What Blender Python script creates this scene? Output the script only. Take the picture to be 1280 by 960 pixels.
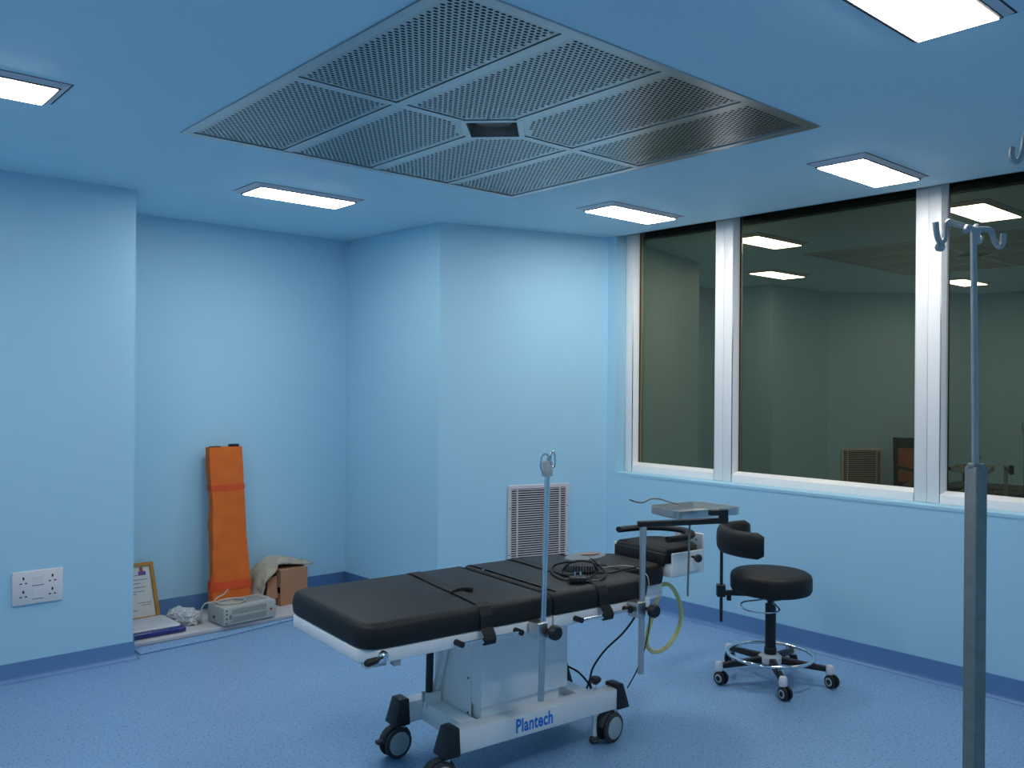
import bpy, bmesh, math, random
from mathutils import Vector, Matrix, noise

# ------------------------------------------------------------------ clear
for o in list(bpy.data.objects):
    bpy.data.objects.remove(o, do_unlink=True)
scene = bpy.context.scene
COL = scene.collection
random.seed(7)

# ------------------------------------------------------------------ camera
CAM_H = 1.51                       # lens height above the floor
FPX = 1093.0                       # focal length in pixels of a 1280 wide frame
YAW, ROLL = math.radians(48.5), math.radians(0.45)
_f = Vector((math.cos(YAW), math.sin(YAW), 0))
_r0 = Vector((math.sin(YAW), -math.cos(YAW), 0))
_u0 = Vector((0, 0, 1))
_r = _r0 * math.cos(ROLL) + _u0 * math.sin(ROLL)
_u = -_r0 * math.sin(ROLL) + _u0 * math.cos(ROLL)
cam_data = bpy.data.cameras.new('camera')
cam_data.sensor_width = 36.0
cam_data.lens = 36.0 * FPX / 1280.0
cam_data.clip_start = 0.05
cam = bpy.data.objects.new('camera', cam_data)
COL.objects.link(cam)
m = Matrix((_r, _u, -_f)).transposed().to_4x4()
m.translation = (0, 0, CAM_H)
cam.matrix_world = m
scene.camera = cam

# ------------------------------------------------------------------ world, exposure
world = bpy.data.worlds.new('night_outside')
scene.world = world
world.use_nodes = True
world.node_tree.nodes['Background'].inputs[0].default_value = (0.010, 0.011, 0.010, 1)
world.node_tree.nodes['Background'].inputs[1].default_value = 0.5
scene.view_settings.view_transform = 'Standard'
scene.view_settings.look = 'None'
scene.view_settings.gamma = 1.0
scene.view_settings.use_curve_mapping = False
scene.view_settings.exposure = 0.0
LAMP = 32.5                         # strength of the ceiling light diffusers

# ------------------------------------------------------------------ pixel -> place helpers (1280 x 960 frame)
def ray(px, py):
    return _r * ((px - 640) / FPX) - _u * ((py - 480) / FPX) + _f
def Pz(px, py, z):
    d = ray(px, py); t = (z - CAM_H) / d.z
    return Vector((d.x * t, d.y * t, z))
def Px(px, py, x):
    d = ray(px, py); t = x / d.x
    return Vector((x, d.y * t, CAM_H + d.z * t))
def Py(px, py, y):
    d = ray(px, py); t = y / d.y
    return Vector((d.x * t, y, CAM_H + d.z * t))
def Pline(px, py, a, b):           # on the vertical plane through plan points a, b
    d = ray(px, py)
    nx, ny = b[1] - a[1], -(b[0] - a[0])
    t = (nx * a[0] + ny * a[1]) / (nx * d.x + ny * d.y)
    return Vector((d.x * t, d.y * t, CAM_H + d.z * t))
def Pd(px, py, depth):             # at a given depth along the view
    d = ray(px, py)
    return Vector((d.x * depth, d.y * depth, CAM_H + d.z * depth))

# ------------------------------------------------------------------ materials
def lin(r, g, b):
    f = lambda c: (c / 255 / 12.92) if c / 255 <= 0.04045 else ((c / 255 + 0.055) / 1.055) ** 2.4
    return (f(r), f(g), f(b), 1)
def mat(name, col, rough=0.5, metal=0.0, var=0.06, scale=8.0, bump=0.0, bscale=60.0, spec=0.5, coat=0.0, aniso=None):
    M = bpy.data.materials.new(name); M.use_nodes = True
    nt = M.node_tree; N = nt.nodes; L = nt.links
    b = N['Principled BSDF']
    b.inputs['Roughness'].default_value = rough
    b.inputs['Metallic'].default_value = metal
    b.inputs['Specular IOR Level'].default_value = spec
    b.inputs['Coat Weight'].default_value = coat
    tc = N.new('ShaderNodeTexCoord')
    n = N.new('ShaderNodeTexNoise'); n.inputs['Scale'].default_value = scale; n.inputs['Detail'].default_value = 4
    if aniso:
        mp = N.new('ShaderNodeMapping'); mp.inputs['Scale'].default_value = aniso
        L.new(tc.outputs['Object'], mp.inputs['Vector']); L.new(mp.outputs[0], n.inputs['Vector'])
    else:
        L.new(tc.outputs['Object'], n.inputs['Vector'])
    mx = N.new('ShaderNodeMix'); mx.data_type = 'RGBA'
    c = col
    mx.inputs[6].default_value = (c[0] * (1 - var), c[1] * (1 - var), c[2] * (1 - var), 1)
    mx.inputs[7].default_value = (min(1, c[0] * (1 + var)), min(1, c[1] * (1 + var)), min(1, c[2] * (1 + var)), 1)
    L.new(n.outputs['Fac'], mx.inputs[0]); L.new(mx.outputs[2], b.inputs['Base Color'])
    if bump > 0:
        n2 = N.new('ShaderNodeTexNoise'); n2.inputs['Scale'].default_value = bscale; n2.inputs['Detail'].default_value = 3
        L.new(tc.outputs['Object'], n2.inputs['Vector'])
        bp = N.new('ShaderNodeBump'); bp.inputs['Strength'].default_value = bump; bp.inputs['Distance'].default_value = 0.004
        L.new(n2.outputs['Fac'], bp.inputs['Height']); L.new(bp.outputs[0], b.inputs['Normal'])
    return M
def emit(name, col, strength):
    M = bpy.data.materials.new(name); M.use_nodes = True
    nt = M.node_tree; nt.nodes.clear()
    e = nt.nodes.new('ShaderNodeEmission'); e.inputs[0].default_value = col; e.inputs[1].default_value = strength
    o = nt.nodes.new('ShaderNodeOutputMaterial'); nt.links.new(e.outputs[0], o.inputs[0])
    return M
def floor_mat():
    M = mat('speckled_blue_vinyl', lin(126, 163, 200), rough=0.42, var=0.05, scale=1.5, spec=0.45)
    nt = M.node_tree; N = nt.nodes; L = nt.links; b = N['Principled BSDF']
    src = b.inputs['Base Color'].links[0].from_socket
    tc = [n for n in N if n.type == 'TEX_COORD'][0]
    prev = src
    for sc, lo, hi, col in ((95, 0.58, 0.66, lin(90, 126, 172)), (80, 0.64, 0.72, lin(142, 178, 212))):
        n = N.new('ShaderNodeTexNoise'); n.inputs['Scale'].default_value = sc; n.inputs['Detail'].default_value = 1
        L.new(tc.outputs['Object'], n.inputs['Vector'])
        r = N.new('ShaderNodeMapRange'); r.inputs[1].default_value = lo; r.inputs[2].default_value = hi
        L.new(n.outputs['Fac'], r.inputs[0])
        mx = N.new('ShaderNodeMix'); mx.data_type = 'RGBA'; mx.inputs[7].default_value = col
        L.new(r.outputs[0], mx.inputs[0]); L.new(prev, mx.inputs[6]); prev = mx.outputs[2]
    L.new(prev, b.inputs['Base Color'])
    return M
def glass_mat():
    # tinted pane with the dark night behind it: dim olive body, mirror-like surface with angle falloff
    M = bpy.data.materials.new('tinted_window_glass'); M.use_nodes = True
    nt = M.node_tree; N = nt.nodes; L = nt.links; N.clear()
    out = N.new('ShaderNodeOutputMaterial')
    d = N.new('ShaderNodeBsdfDiffuse')
    tc = N.new('ShaderNodeTexCoord'); n = N.new('ShaderNodeTexNoise'); n.inputs['Scale'].default_value = 2.5; n.inputs['Detail'].default_value = 5
    L.new(tc.outputs['Object'], n.inputs['Vector'])
    cr = N.new('ShaderNodeMix'); cr.data_type = 'RGBA'
    cr.inputs[6].default_value = (0.018, 0.022, 0.017, 1); cr.inputs[7].default_value = (0.026, 0.030, 0.024, 1)
    L.new(n.outputs['Fac'], cr.inputs[0]); L.new(cr.outputs[2], d.inputs[0])
    g = N.new('ShaderNodeBsdfGlossy'); g.inputs['Roughness'].default_value = 0.0
    g.inputs[0].default_value = (1.0, 0.80, 0.46, 1)
    fr = N.new('ShaderNodeFresnel'); fr.inputs[0].default_value = 3.0
    mx = N.new('ShaderNodeMixShader')
    L.new(fr.outputs[0], mx.inputs[0]); L.new(d.outputs[0], mx.inputs[1]); L.new(g.outputs[0], mx.inputs[2])
    L.new(mx.outputs[0], out.inputs[0])
    return M
def clear_mat(name, col, alpha):
    M = mat(name, col, rough=0.15, var=0.05, bump=0.3, bscale=25)
    M.node_tree.nodes['Principled BSDF'].inputs['Alpha'].default_value = alpha
    return M

PAINT = mat('light_blue_wall_paint', lin(168, 213, 235), rough=0.55, var=0.02, scale=2.0, bump=0.05, bscale=40, spec=0.3)
CEILP = mat('blue_ceiling_paint', lin(196, 232, 247), rough=0.6, var=0.02, scale=2.0, bump=0.04, bscale=40, spec=0.25)
FLOOR = floor_mat()
SKIRT = mat('dark_blue_vinyl_skirting', lin(96, 136, 182), rough=0.4, var=0.10, scale=140, spec=0.45)
UPVC = mat('white_upvc', lin(240, 238, 236), rough=0.35, var=0.02)
GLASS = glass_mat()
CONC = mat('grey_concrete', lin(60, 60, 58), rough=0.9, var=0.2)
STEELP = mat('perforated_steel', (0.42, 0.43, 0.44, 1), rough=0.30, metal=1.0, var=0.06, scale=3)
STEELB = mat('brushed_steel_bar', (0.50, 0.51, 0.52, 1), rough=0.33, metal=1.0, var=0.06, scale=6)
DARKV = mat('dark_void', lin(26, 28, 30), rough=0.9, var=0.1)
LAMPM = emit('lamp_diffuser', (1.0, 0.985, 0.96, 1), LAMP)
LFRAME = mat('light_frame_white', lin(214, 212, 220), rough=0.4, var=0.02)
LDARK = mat('light_gap_dark', lin(52, 52, 56), rough=0.7, var=0.05)
WHITE = mat('white_powder_coat', lin(236, 236, 236), rough=0.32, var=0.02, spec=0.5)
WPLAST = mat('white_plastic', lin(222, 220, 222), rough=0.4, var=0.02)
BLACKP = mat('black_plastic', lin(22, 22, 24), rough=0.45, var=0.1)
LEATHER = mat('black_leatherette', lin(27, 27, 28), rough=0.55, var=0.10, bump=0.12, bscale=120, spec=0.36)
STRAPM = mat('black_strap', lin(24, 24, 26), rough=0.7, var=0.1)
CHROME = mat('chrome', (0.78, 0.79, 0.80, 1), rough=0.12, metal=1.0, var=0.03)
GALV = mat('galvanised_steel', (0.24, 0.25, 0.24, 1), rough=0.48, metal=0.55, var=0.22, scale=40)
TUBE = mat('steel_tube', (0.52, 0.53, 0.54, 1), rough=0.36, metal=0.85, var=0.10, scale=30)
HOOKG = mat('worn_steel_hook', (0.42, 0.43, 0.42, 1), rough=0.42, metal=0.6, var=0.2, scale=40)
STAIN = mat('stainless_tray', (0.66, 0.65, 0.62, 1), rough=0.34, metal=1.0, var=0.06, scale=20)
RUBBER = mat('grey_rubber', lin(58, 60, 62), rough=0.7, var=0.08)
HUBG = mat('grey_hub', lin(170, 180, 182), rough=0.4, var=0.04)
LOGOB = mat('blue_lettering', lin(2, 124, 214), rough=0.5, var=0.02)
YELLOW = mat('yellow_hose_rubber', lin(216, 204, 132), rough=0.45, var=0.08)
CABLE = mat('black_cable', lin(20, 20, 22), rough=0.5, var=0.1)
GCABLE = mat('grey_cable', lin(178, 176, 164), rough=0.5, var=0.05)
ORANGE = mat('orange_canvas', lin(214, 104, 34), rough=0.85, var=0.22, scale=9, bump=0.5, bscale=18)
ORANGED = mat('orange_webbing', lin(214, 78, 34), rough=0.8, var=0.12, scale=12)
CARDB = mat('cardboard', lin(170, 122, 92), rough=0.85, var=0.1)
CARDD = mat('cardboard_inside', lin(96, 66, 46), rough=0.9, var=0.1)
CLOTH = mat('beige_sackcloth', lin(172, 166, 150), rough=0.95, var=0.28, scale=16, bump=0.8, bscale=40)
BOXG = mat('grey_enamel_case', lin(172, 175, 168), rough=0.45, var=0.10, scale=10)
BOXD = mat('case_vent_dark', lin(112, 118, 118), rough=0.7, var=0.05)
REDD = mat('red_lamp_cap', lin(168, 64, 46), rough=0.5)
WOODG = mat('golden_wood_frame', lin(176, 128, 52), rough=0.45, var=0.14, scale=20)
PAPER = mat('white_paper', lin(212, 212, 208), rough=0.8, var=0.03)
INK = mat('grey_ink', lin(116, 116, 124), rough=0.8)
PURPLE = mat('purple_ink', lin(112, 84, 160), rough=0.8)
BOARD = mat('pale_grey_board', lin(184, 182, 186), rough=0.6, var=0.08)
NAVY = mat('blue_plastic_wrap', lin(40, 50, 118), rough=0.12, var=0.15, bump=0.5, bscale=30)
WRAPW = mat('white_plastic_wrap', lin(196, 196, 198), rough=0.2, var=0.12, scale=14, bump=0.6, bscale=30)
POLY = clear_mat('crumpled_polythene', lin(206, 210, 210), 0.75)
DWOOD = mat('dark_stained_wood', lin(38, 24, 20), rough=0.4, var=0.15, scale=12)
CANE = mat('brown_cane_panel', lin(150, 84, 52), rough=0.6, var=0.2, scale=60)
GRILLE = mat('grey_white_grille', lin(206, 200, 204), rough=0.45, var=0.03)
PEDALG = mat('grey_pedal', lin(120, 126, 130), rough=0.45, var=0.05)
PEDALP = mat('pinkish_pedal_pad', lin(150, 128, 122), rough=0.5, var=0.1, scale=20)
SMUDGE = mat('brown_steel_plate', lin(150, 138, 128), rough=0.5, metal=0.3, var=0.25, scale=6)

# ------------------------------------------------------------------ mesh helpers
class MB:
    def __init__(s): s.v = []; s.f = []
    def add(s, vs, fs):
        n = len(s.v); s.v += [tuple(p) for p in vs]; s.f += [tuple(i + n for i in q) for q in fs]; return s
    def box(s, x0, x1, y0, y1, z0, z1):
        return s.add([(x0,y0,z0),(x1,y0,z0),(x1,y1,z0),(x0,y1,z0),(x0,y0,z1),(x1,y0,z1),(x1,y1,z1),(x0,y1,z1)],
                     [(0,3,2,1),(4,5,6,7),(0,1,5,4),(1,2,6,5),(2,3,7,6),(3,0,4,7)])
    def prism(s, poly, z0, z1):
        n = len(poly)
        vs = [(p[0], p[1], z0) for p in poly] + [(p[0], p[1], z1) for p in poly]
        a = sum(poly[i][0]*poly[(i+1)%n][1]-poly[(i+1)%n][0]*poly[i][1] for i in range(n))
        fs = [tuple(range(n-1,-1,-1)), tuple(range(n, 2*n))] + [(i,(i+1)%n,n+(i+1)%n,n+i) for i in range(n)]
        if a < 0: fs = [tuple(reversed(q)) for q in fs]
        return s.add(vs, fs)
    def hexa(s, lo, hi):            # two quads of 4 points joined
        return s.add(list(lo)+list(hi), [(0,3,2,1),(4,5,6,7),(0,1,5,4),(1,2,6,5),(2,3,7,6),(3,0,4,7)])
    def tube(s, pts, r, seg=10, closed=False, flat=None, cap=True):
        pts = [Vector(p) for p in pts]; n = len(pts)
        rs = r if isinstance(r, (list, tuple)) else [r]*n
        rings = []; up = None
        for i, p in enumerate(pts):
            if closed: t = (pts[(i+1)%n]-pts[i-1])
            else: t = pts[min(i+1,n-1)]-pts[max(i-1,0)]
            t.normalize()
            if up is None:
                up = Vector((0,0,1)) if abs(t.z) < 0.9 else Vector((1,0,0))
            sd = t.cross(up)
            if sd.length < 1e-6: sd = t.orthogonal()
            sd.normalize(); up2 = sd.cross(t).normalized(); up = up2
            fx, fy = flat if flat else (1, 1)
            rings.append([p + (sd*math.cos(2*math.pi*k/seg)*fx + up2*math.sin(2*math.pi*k/seg)*fy)*rs[i] for k in range(seg)])
        vs = [q for R in rings for q in R]; fs = []
        m_ = n if closed else n-1
        for i in range(m_):
            j = (i+1) % n
            for k in range(seg):
                l = (k+1) % seg
                fs.append((i*seg+k, j*seg+k, j*seg+l, i*seg+l))
        if not closed and cap:
            fs.append(tuple(range(seg))); fs.append(tuple(range((n-1)*seg, n*seg))[::-1])
        return s.add(vs, fs)
    def cyl(s, a, b, r, seg=16, r2=None):
        return s.tube([a, b], [r, r if r2 is None else r2], seg)
    def lathe(s, prof, c=(0,0,0), seg=24, axis='z'):
        vs = []; fs = []; n = len(prof)
        for k in range(seg):
            a = 2*math.pi*k/seg
            for (r, z) in prof:
                if axis == 'z': vs.append((c[0]+r*math.cos(a), c[1]+r*math.sin(a), c[2]+z))
                elif axis == 'y': vs.append((c[0]+r*math.cos(a), c[1]+z, c[2]-r*math.sin(a)))
                else: vs.append((c[0]+z, c[1]+r*math.cos(a), c[2]+r*math.sin(a)))
        for k in range(seg):
            l = (k+1) % seg
            for i in range(n-1):
                fs.append((k*n+i, l*n+i, l*n+i+1, k*n+i+1))
        return s.add(vs, fs)
    def mesh(s, name):
        me = bpy.data.meshes.new(name); me.from_pydata(s.v, [], s.f); me.validate(); me.update(); return me

def link(o, parent=None):
    COL.objects.link(o)
    if parent is not None: o.parent = parent
    return o
def obj(name, mb, material, parent=None, smooth=False, bevel=0.0, seg=2, angle=40):
    me = mb if isinstance(mb, bpy.types.Mesh) else mb.mesh(name)
    bm = bmesh.new(); bm.from_mesh(me)
    bmesh.ops.remove_doubles(bm, verts=bm.verts, dist=1e-6)
    bmesh.ops.recalc_face_normals(bm, faces=bm.faces)
    if bevel > 0:
        es = [e for e in bm.edges if len(e.link_faces) == 2 and e.calc_face_angle(0) > math.radians(30)]
        bmesh.ops.bevel(bm, geom=es, offset=bevel, segments=seg, affect='EDGES', profile=0.5, clamp_overlap=True)
    if smooth:
        for f in bm.faces: f.smooth = True
        for e in bm.edges:
            if len(e.link_faces) == 2 and e.calc_face_angle(0) > math.radians(angle): e.smooth = False
    bm.to_mesh(me); bm.free()
    me.materials.clear(); me.materials.append(material)
    return link(bpy.data.objects.new(name, me), parent)
def tag(o, label=None, cat=None, group=None, kind=None):
    if label: o['label'] = label
    if cat: o['category'] = cat
    if group: o['group'] = group
    if kind: o['kind'] = kind
    return o
def empty(name, loc, rz=0.0):
    o = bpy.data.objects.new(name, None); o.location = loc; o.rotation_euler = (0, 0, rz); o.empty_display_size = 0.1
    return link(o)
def copy_tree(o, parent=None):
    c = o.copy(); COL.objects.link(c); c.parent = parent
    for ch in list(o.children): copy_tree(ch, c)
    return c
def rounded(poly, rv, seg=4):      # round the corners of a plan polygon (rv: radius or list)
    n = len(poly); out = []
    for i in range(n):
        p = Vector(poly[i][:2]); a = Vector(poly[i-1][:2]); b = Vector(poly[(i+1)%n][:2])
        r = rv[i] if isinstance(rv, (list, tuple)) else rv
        if r <= 0: out.append((p.x, p.y)); continue
        da = (a-p).normalized(); db = (b-p).normalized()
        r = min(r, (a-p).length*0.45, (b-p).length*0.45)
        s_, e_ = p+da*r, p+db*r
        for k in range(seg+1):
            t = k/seg; q = s_*(1-t)**2 + p*2*t*(1-t) + e_*t*t
            out.append((q.x, q.y))
    return out
def pad(poly, z0, z1, r, seg=4, bulge=0.0):   # upholstered slab: plan outline with rounded top and bottom rims
    n = len(poly); cx = sum(p[0] for p in poly)/n; cy = sum(p[1] for p in poly)/n
    nor = []
    a = sum(poly[i][0]*poly[(i+1)%n][1]-poly[(i+1)%n][0]*poly[i][1] for i in range(n))
    sg = 1 if a > 0 else -1
    for i in range(n):
        d1 = Vector(poly[i])-Vector(poly[i-1]); d2 = Vector(poly[(i+1)%n])-Vector(poly[i])
        n1 = Vector((d1.y, -d1.x)).normalized()*sg; n2 = Vector((d2.y, -d2.x)).normalized()*sg
        k = (n1+n2); k = k/max(0.3, (1+n1.dot(n2))); nor.append(k)
    prof = []
    rb = r*0.5
    for k in range(seg+1):
        t = math.pi/2*k/seg; prof.append((-rb*(1-math.sin(t)), z0+rb*(1-math.cos(t))))
    prof.append((bulge, (z0+z1)/2))
    for k in range(seg+1):
        t = math.pi/2*k/seg; prof.append((-r*(1-math.cos(t)), z1-r*(1-math.sin(t))))
    vs = []; fs = []
    for (o_, z) in prof:
        for i in range(n):
            vs.append((poly[i][0]+nor[i].x*o_, poly[i][1]+nor[i].y*o_, z))
    m_ = len(prof)
    for j in range(m_-1):
        for i in range(n):
            fs.append((j*n+i, j*n+(i+1)%n, (j+1)*n+(i+1)%n, (j+1)*n+i))
    fs.append(tuple(range(n))[::-1]); fs.append(tuple(range((m_-1)*n, m_*n)))
    return MB().add(vs, fs)
def arc_pts(c, r, a0, a1, n, z=0.0):
    return [(c[0]+r*math.cos(a0+(a1-a0)*i/n), c[1]+r*math.sin(a0+(a1-a0)*i/n), z) for i in range(n+1)]
def smooth_path(pts, n=6):
    P = [Vector(p) for p in pts]; out = []
    for i in range(len(P)-1):
        p0 = P[max(i-1,0)]; p1 = P[i]; p2 = P[i+1]; p3 = P[min(i+2,len(P)-1)]
        for k in range(n):
            t = k/n
            out.append(0.5*((2*p1)+(p2-p0)*t+(2*p0-5*p1+4*p2-p3)*t*t+(-p0+3*p1-3*p2+p3)*t**3))
    out.append(P[-1]); return out

# ================================================================== THE SETTING
CEIL = 2.55
PLAN = dict(c0=(4.60, 4.183), c1=(3.38, 4.53), c2=(3.345, 5.62), c3=(1.615, 5.62), c4=(1.615, 4.92),
            c5=(0.50, 4.92), c6=(-0.80, 3.80), c7=(-0.80, -0.60), c8=(4.60, -0.60))
RING = [PLAN['c%d' % i] for i in range(9)]           # counter-clockwise
def struct(o, label, cat): return tag(o, label, cat, kind='structure')

struct(obj('floor', MB().box(-0.95, 4.75, -0.75, 5.75, -0.06, 0.0), FLOOR),
       'blue speckled vinyl floor covering the whole operating room', 'floor')

NR = len(RING)
def ring_offset(i, d):             # mitred offset of a plan corner, d > 0 into the room
    p = Vector(RING[i]); a = Vector(RING[i-1]); b = Vector(RING[(i+1)%NR])
    d1 = (p-a).normalized(); d2 = (b-p).normalized()
    n1 = Vector((-d1.y, d1.x)); n2 = Vector((-d2.y, d2.x))
    k = (n1+n2)/(1+n1.dot(n2)); return p + k*d
WN = {(0,1): ('wall_far', 'light blue angled wall holding the air grille behind the operating table'),
      (1,2): ('wall_alcove_right', 'light blue side wall of the alcove, right of the orange bag'),
      (2,3): ('wall_alcove_back', 'light blue back wall of the alcove behind the orange bag'),
      (3,4): ('wall_alcove_left', 'light blue left return of the alcove beside the framed certificate'),
      (4,5): ('wall_left', 'light blue wall with the white socket plate, at the left edge'),
      (5,6): ('wall_corner', 'light blue angled corner wall mirrored in the window behind the cane chair'),
      (6,7): ('wall_back_left', 'light blue wall behind the camera, mirrored in the window'),
      (7,8): ('wall_near', 'light blue wall behind the camera opposite the alcove')}
for (i, j), (nm, lb) in WN.items():
    oa, ob = ring_offset(i, -0.10), ring_offset(j, -0.10)
    w = obj(nm, MB().prism([RING[i], RING[j], (ob.x, ob.y), (oa.x, oa.y)], 0, CEIL+0.02), PAINT)
    struct(w, lb, 'wall')
# window wall: parapet, jamb, right part
WX, WD = 4.60, 0.22
WY0, WY1 = 0.80, 4.105              # opening
SILL = 0.884
wr = MB().box(WX, WX+WD, -0.60, 4.26, 0, SILL)
wr.box(WX, WX+WD, WY1, 4.26, SILL, CEIL+0.3).box(WX, WX+WD, -0.60, WY0, SILL, CEIL+0.3)
struct(obj('wall_right', wr, PAINT), 'light blue wall under the wide three-pane window on the right', 'wall')

# ceiling with cut-outs for the diffuser and the lights
PX0, PX1, PY0, PY1 = 1.38, 3.225, 1.805, 3.655
LCEN = [(2.333, 4.426), (4.022, 3.475), (4.060, 2.012), (2.321, 1.034), (0.553, 3.475), (0.553, 2.012)]
LHX, LHY = 0.325, 0.143
holes = [(PX0, PX1, PY0, PY1)] + [(x-LHX, x+LHX, y-LHY, y+LHY) for x, y in LCEN]
CE = (-0.95, WX+0.02, -0.75, 5.75)
xs = sorted({CE[0], CE[1]} | {h[0] for h in holes} | {h[1] for h in holes})
ys = sorted({CE[2], CE[3]} | {h[2] for h in holes} | {h[3] for h in holes})
cb = MB()
for i in range(len(xs)-1):
    for j in range(len(ys)-1):
        mx_, my_ = (xs[i]+xs[i+1])/2, (ys[j]+ys[j+1])/2
        if any(h[0] < mx_ < h[1] and h[2] < my_ < h[3] for h in holes): continue
        cb.add([(xs[i],ys[j],CEIL),(xs[i],ys[j+1],CEIL),(xs[i+1],ys[j+1],CEIL),(xs[i+1],ys[j],CEIL)], [(0,1,2,3)])
cb.box(CE[1]-0.012, CE[1], CE[2], CE[3], CEIL, CEIL+0.013)
struct(obj('ceiling', cb, CEILP), 'smooth blue painted false ceiling with cut-outs for the lights', 'ceiling')
struct(obj('ceiling_slab', MB().box(-0.95, 4.9, -0.75, 5.75, CEIL+0.32, CEIL+0.40), CONC),
       'dark concrete slab above the false ceiling, seen in the gap over the window', 'ceiling')

# coved vinyl baseboards
def baseboard(name, i, j, hgt, label):
    prof = [(0.0, hgt), (0.006, hgt), (0.006, 0.026)]
    for k in range(1, 6):
        t = math.pi/2*k/5; prof.append((0.006+0.026*(1-math.cos(t)), 0.026-0.0255*math.sin(t)))
    prof.append((0.0, 0.0005))
    A = [ring_offset(i, p[0]) for p in prof]; B = [ring_offset(j, p[0]) for p in prof]
    vs = [(A[k].x, A[k].y, prof[k][1]) for k in range(len(prof))] + [(B[k].x, B[k].y, prof[k][1]) for k in range(len(prof))]
    n = len(prof)
    fs = [(k, (k+1)%n, n+(k+1)%n, n+k) for k in range(n)] + [tuple(range(n)), tuple(range(n, 2*n))[::-1]]
    struct(obj(name, MB().add(vs, fs), SKIRT, smooth=True, angle=50), label, 'baseboard')
baseboard('baseboard_right', 8, 0, 0.112, 'blue vinyl skirting curving up the wall below the window')
baseboard('baseboard_far', 0, 1, 0.112, 'blue vinyl skirting under the air grille wall')
baseboard('baseboard_alcove_right', 1, 2, 0.125, 'blue vinyl skirting on the right side of the alcove')
baseboard('baseboard_alcove_back', 2, 3, 0.125, 'blue vinyl skirting along the back of the alcove')
baseboard('baseboard_alcove_left', 3, 4, 0.125, 'blue vinyl skirting on the left return of the alcove')
baseboard('baseboard_left', 4, 5, 0.095, 'blue vinyl skirting below the white socket plate')
baseboard('baseboard_corner', 5, 6, 0.095, 'blue vinyl skirting along the angled corner wall')
# raised vinyl lip at the mouth of the alcove
AZ = 0.012
lip = MB().prism([(1.663, 4.955), (2.10, 4.975), (2.60, 5.06), (3.315, 5.10), (3.315, 5.57), (1.663, 5.57)], 0.0, AZ)
struct(obj('trim_1', lip, FLOOR, bevel=0.008, seg=3, smooth=True), 'slightly raised blue vinyl floor of the alcove with rounded front lip', 'floor trim')

# windows: three units of white frame, beads and pane
GX = 4.755
def window(n, y0, y1, label):
    # y0 < y1 outer edges of this unit; outer face X=4.695
    zt = CEIL+0.30; zb = 0.902
    fw = 0.066
    fx0, fx1 = 4.700, 4.800
    fr = MB()
    fr.box(fx0, fx1, y0, y0+fw, zb, zt).box(fx0, fx1, y1-fw, y1, zb, zt).box(fx0, fx1, y0+fw, y1-fw, zb, zb+0.048)
    root = obj('window_%d' % n, fr, UPVC, bevel=0.004, seg=2, smooth=True)
    struct(root, label, 'window')
    gy0, gy1, gz = y0+fw, y1-fw, zb+0.048
    w = 0.018                       # sloped glazing bead
    def bead(a, b, inw):
        mb = MB()
        a = Vector(a); b = Vector(b); inw = Vector(inw); e = Vector((1, 0, 0))
        q = lambda p, s: [p+e*0.006, p+e*(GX-4.706)+inw*0.0+e*0, p+e*(GX-4.706)+inw*s, p+inw*s*0.85+e*0.034]
        A = q(a, w); B = q(b, w)
        mb.add(A+B, [(0,1,2,3),(7,6,5,4),(0,4,5,1),(1,5,6,2),(2,6,7,3),(3,7,4,0)])
        return mb
    obj('glazing_bead', bead((4.700, gy0, gz), (4.700, gy1, gz), (0, 0, 1)), UPVC, root)
    obj('glazing_bead', bead((4.700, gy0, gz), (4.700, gy0, zt), (0, 1, 0)), UPVC, root)
    obj('glazing_bead', bead((4.700, gy1, gz), (4.700, gy1, zt), (0, -1, 0)), UPVC, root)
    g = w - 0.002
    # black gasket line around the pane
    gk = MB()
    k0 = GX-0.003
    gk.box(k0, GX, gy0+w, gy0+w+0.004, gz+w, zt).box(k0, GX, gy1-w-0.004, gy1-w, gz+w, zt)
    obj('gasket', gk, BLACKP, root)
    p = obj('pane', MB().box(GX, GX+0.006, gy0+0.004, gy1-0.004, gz+0.004, zt), GLASS, root)
    return root
window(1, 3.2822, 4.103, 'narrow left window pane in a white frame beside the corner')
window(2, 2.0042, 3.2818, 'wide middle window pane in a white frame mirroring two ceiling lights')
window(3, 0.802, 2.0038, 'right window pane in a white frame behind the tall drip stand')
sill = MB().box(WX-0.003, 4.80, WY0, WY1, SILL, SILL+0.016)
struct(obj('trim_2', sill, PAINT), 'pale blue painted window sill ledge', 'window sill')

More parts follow.
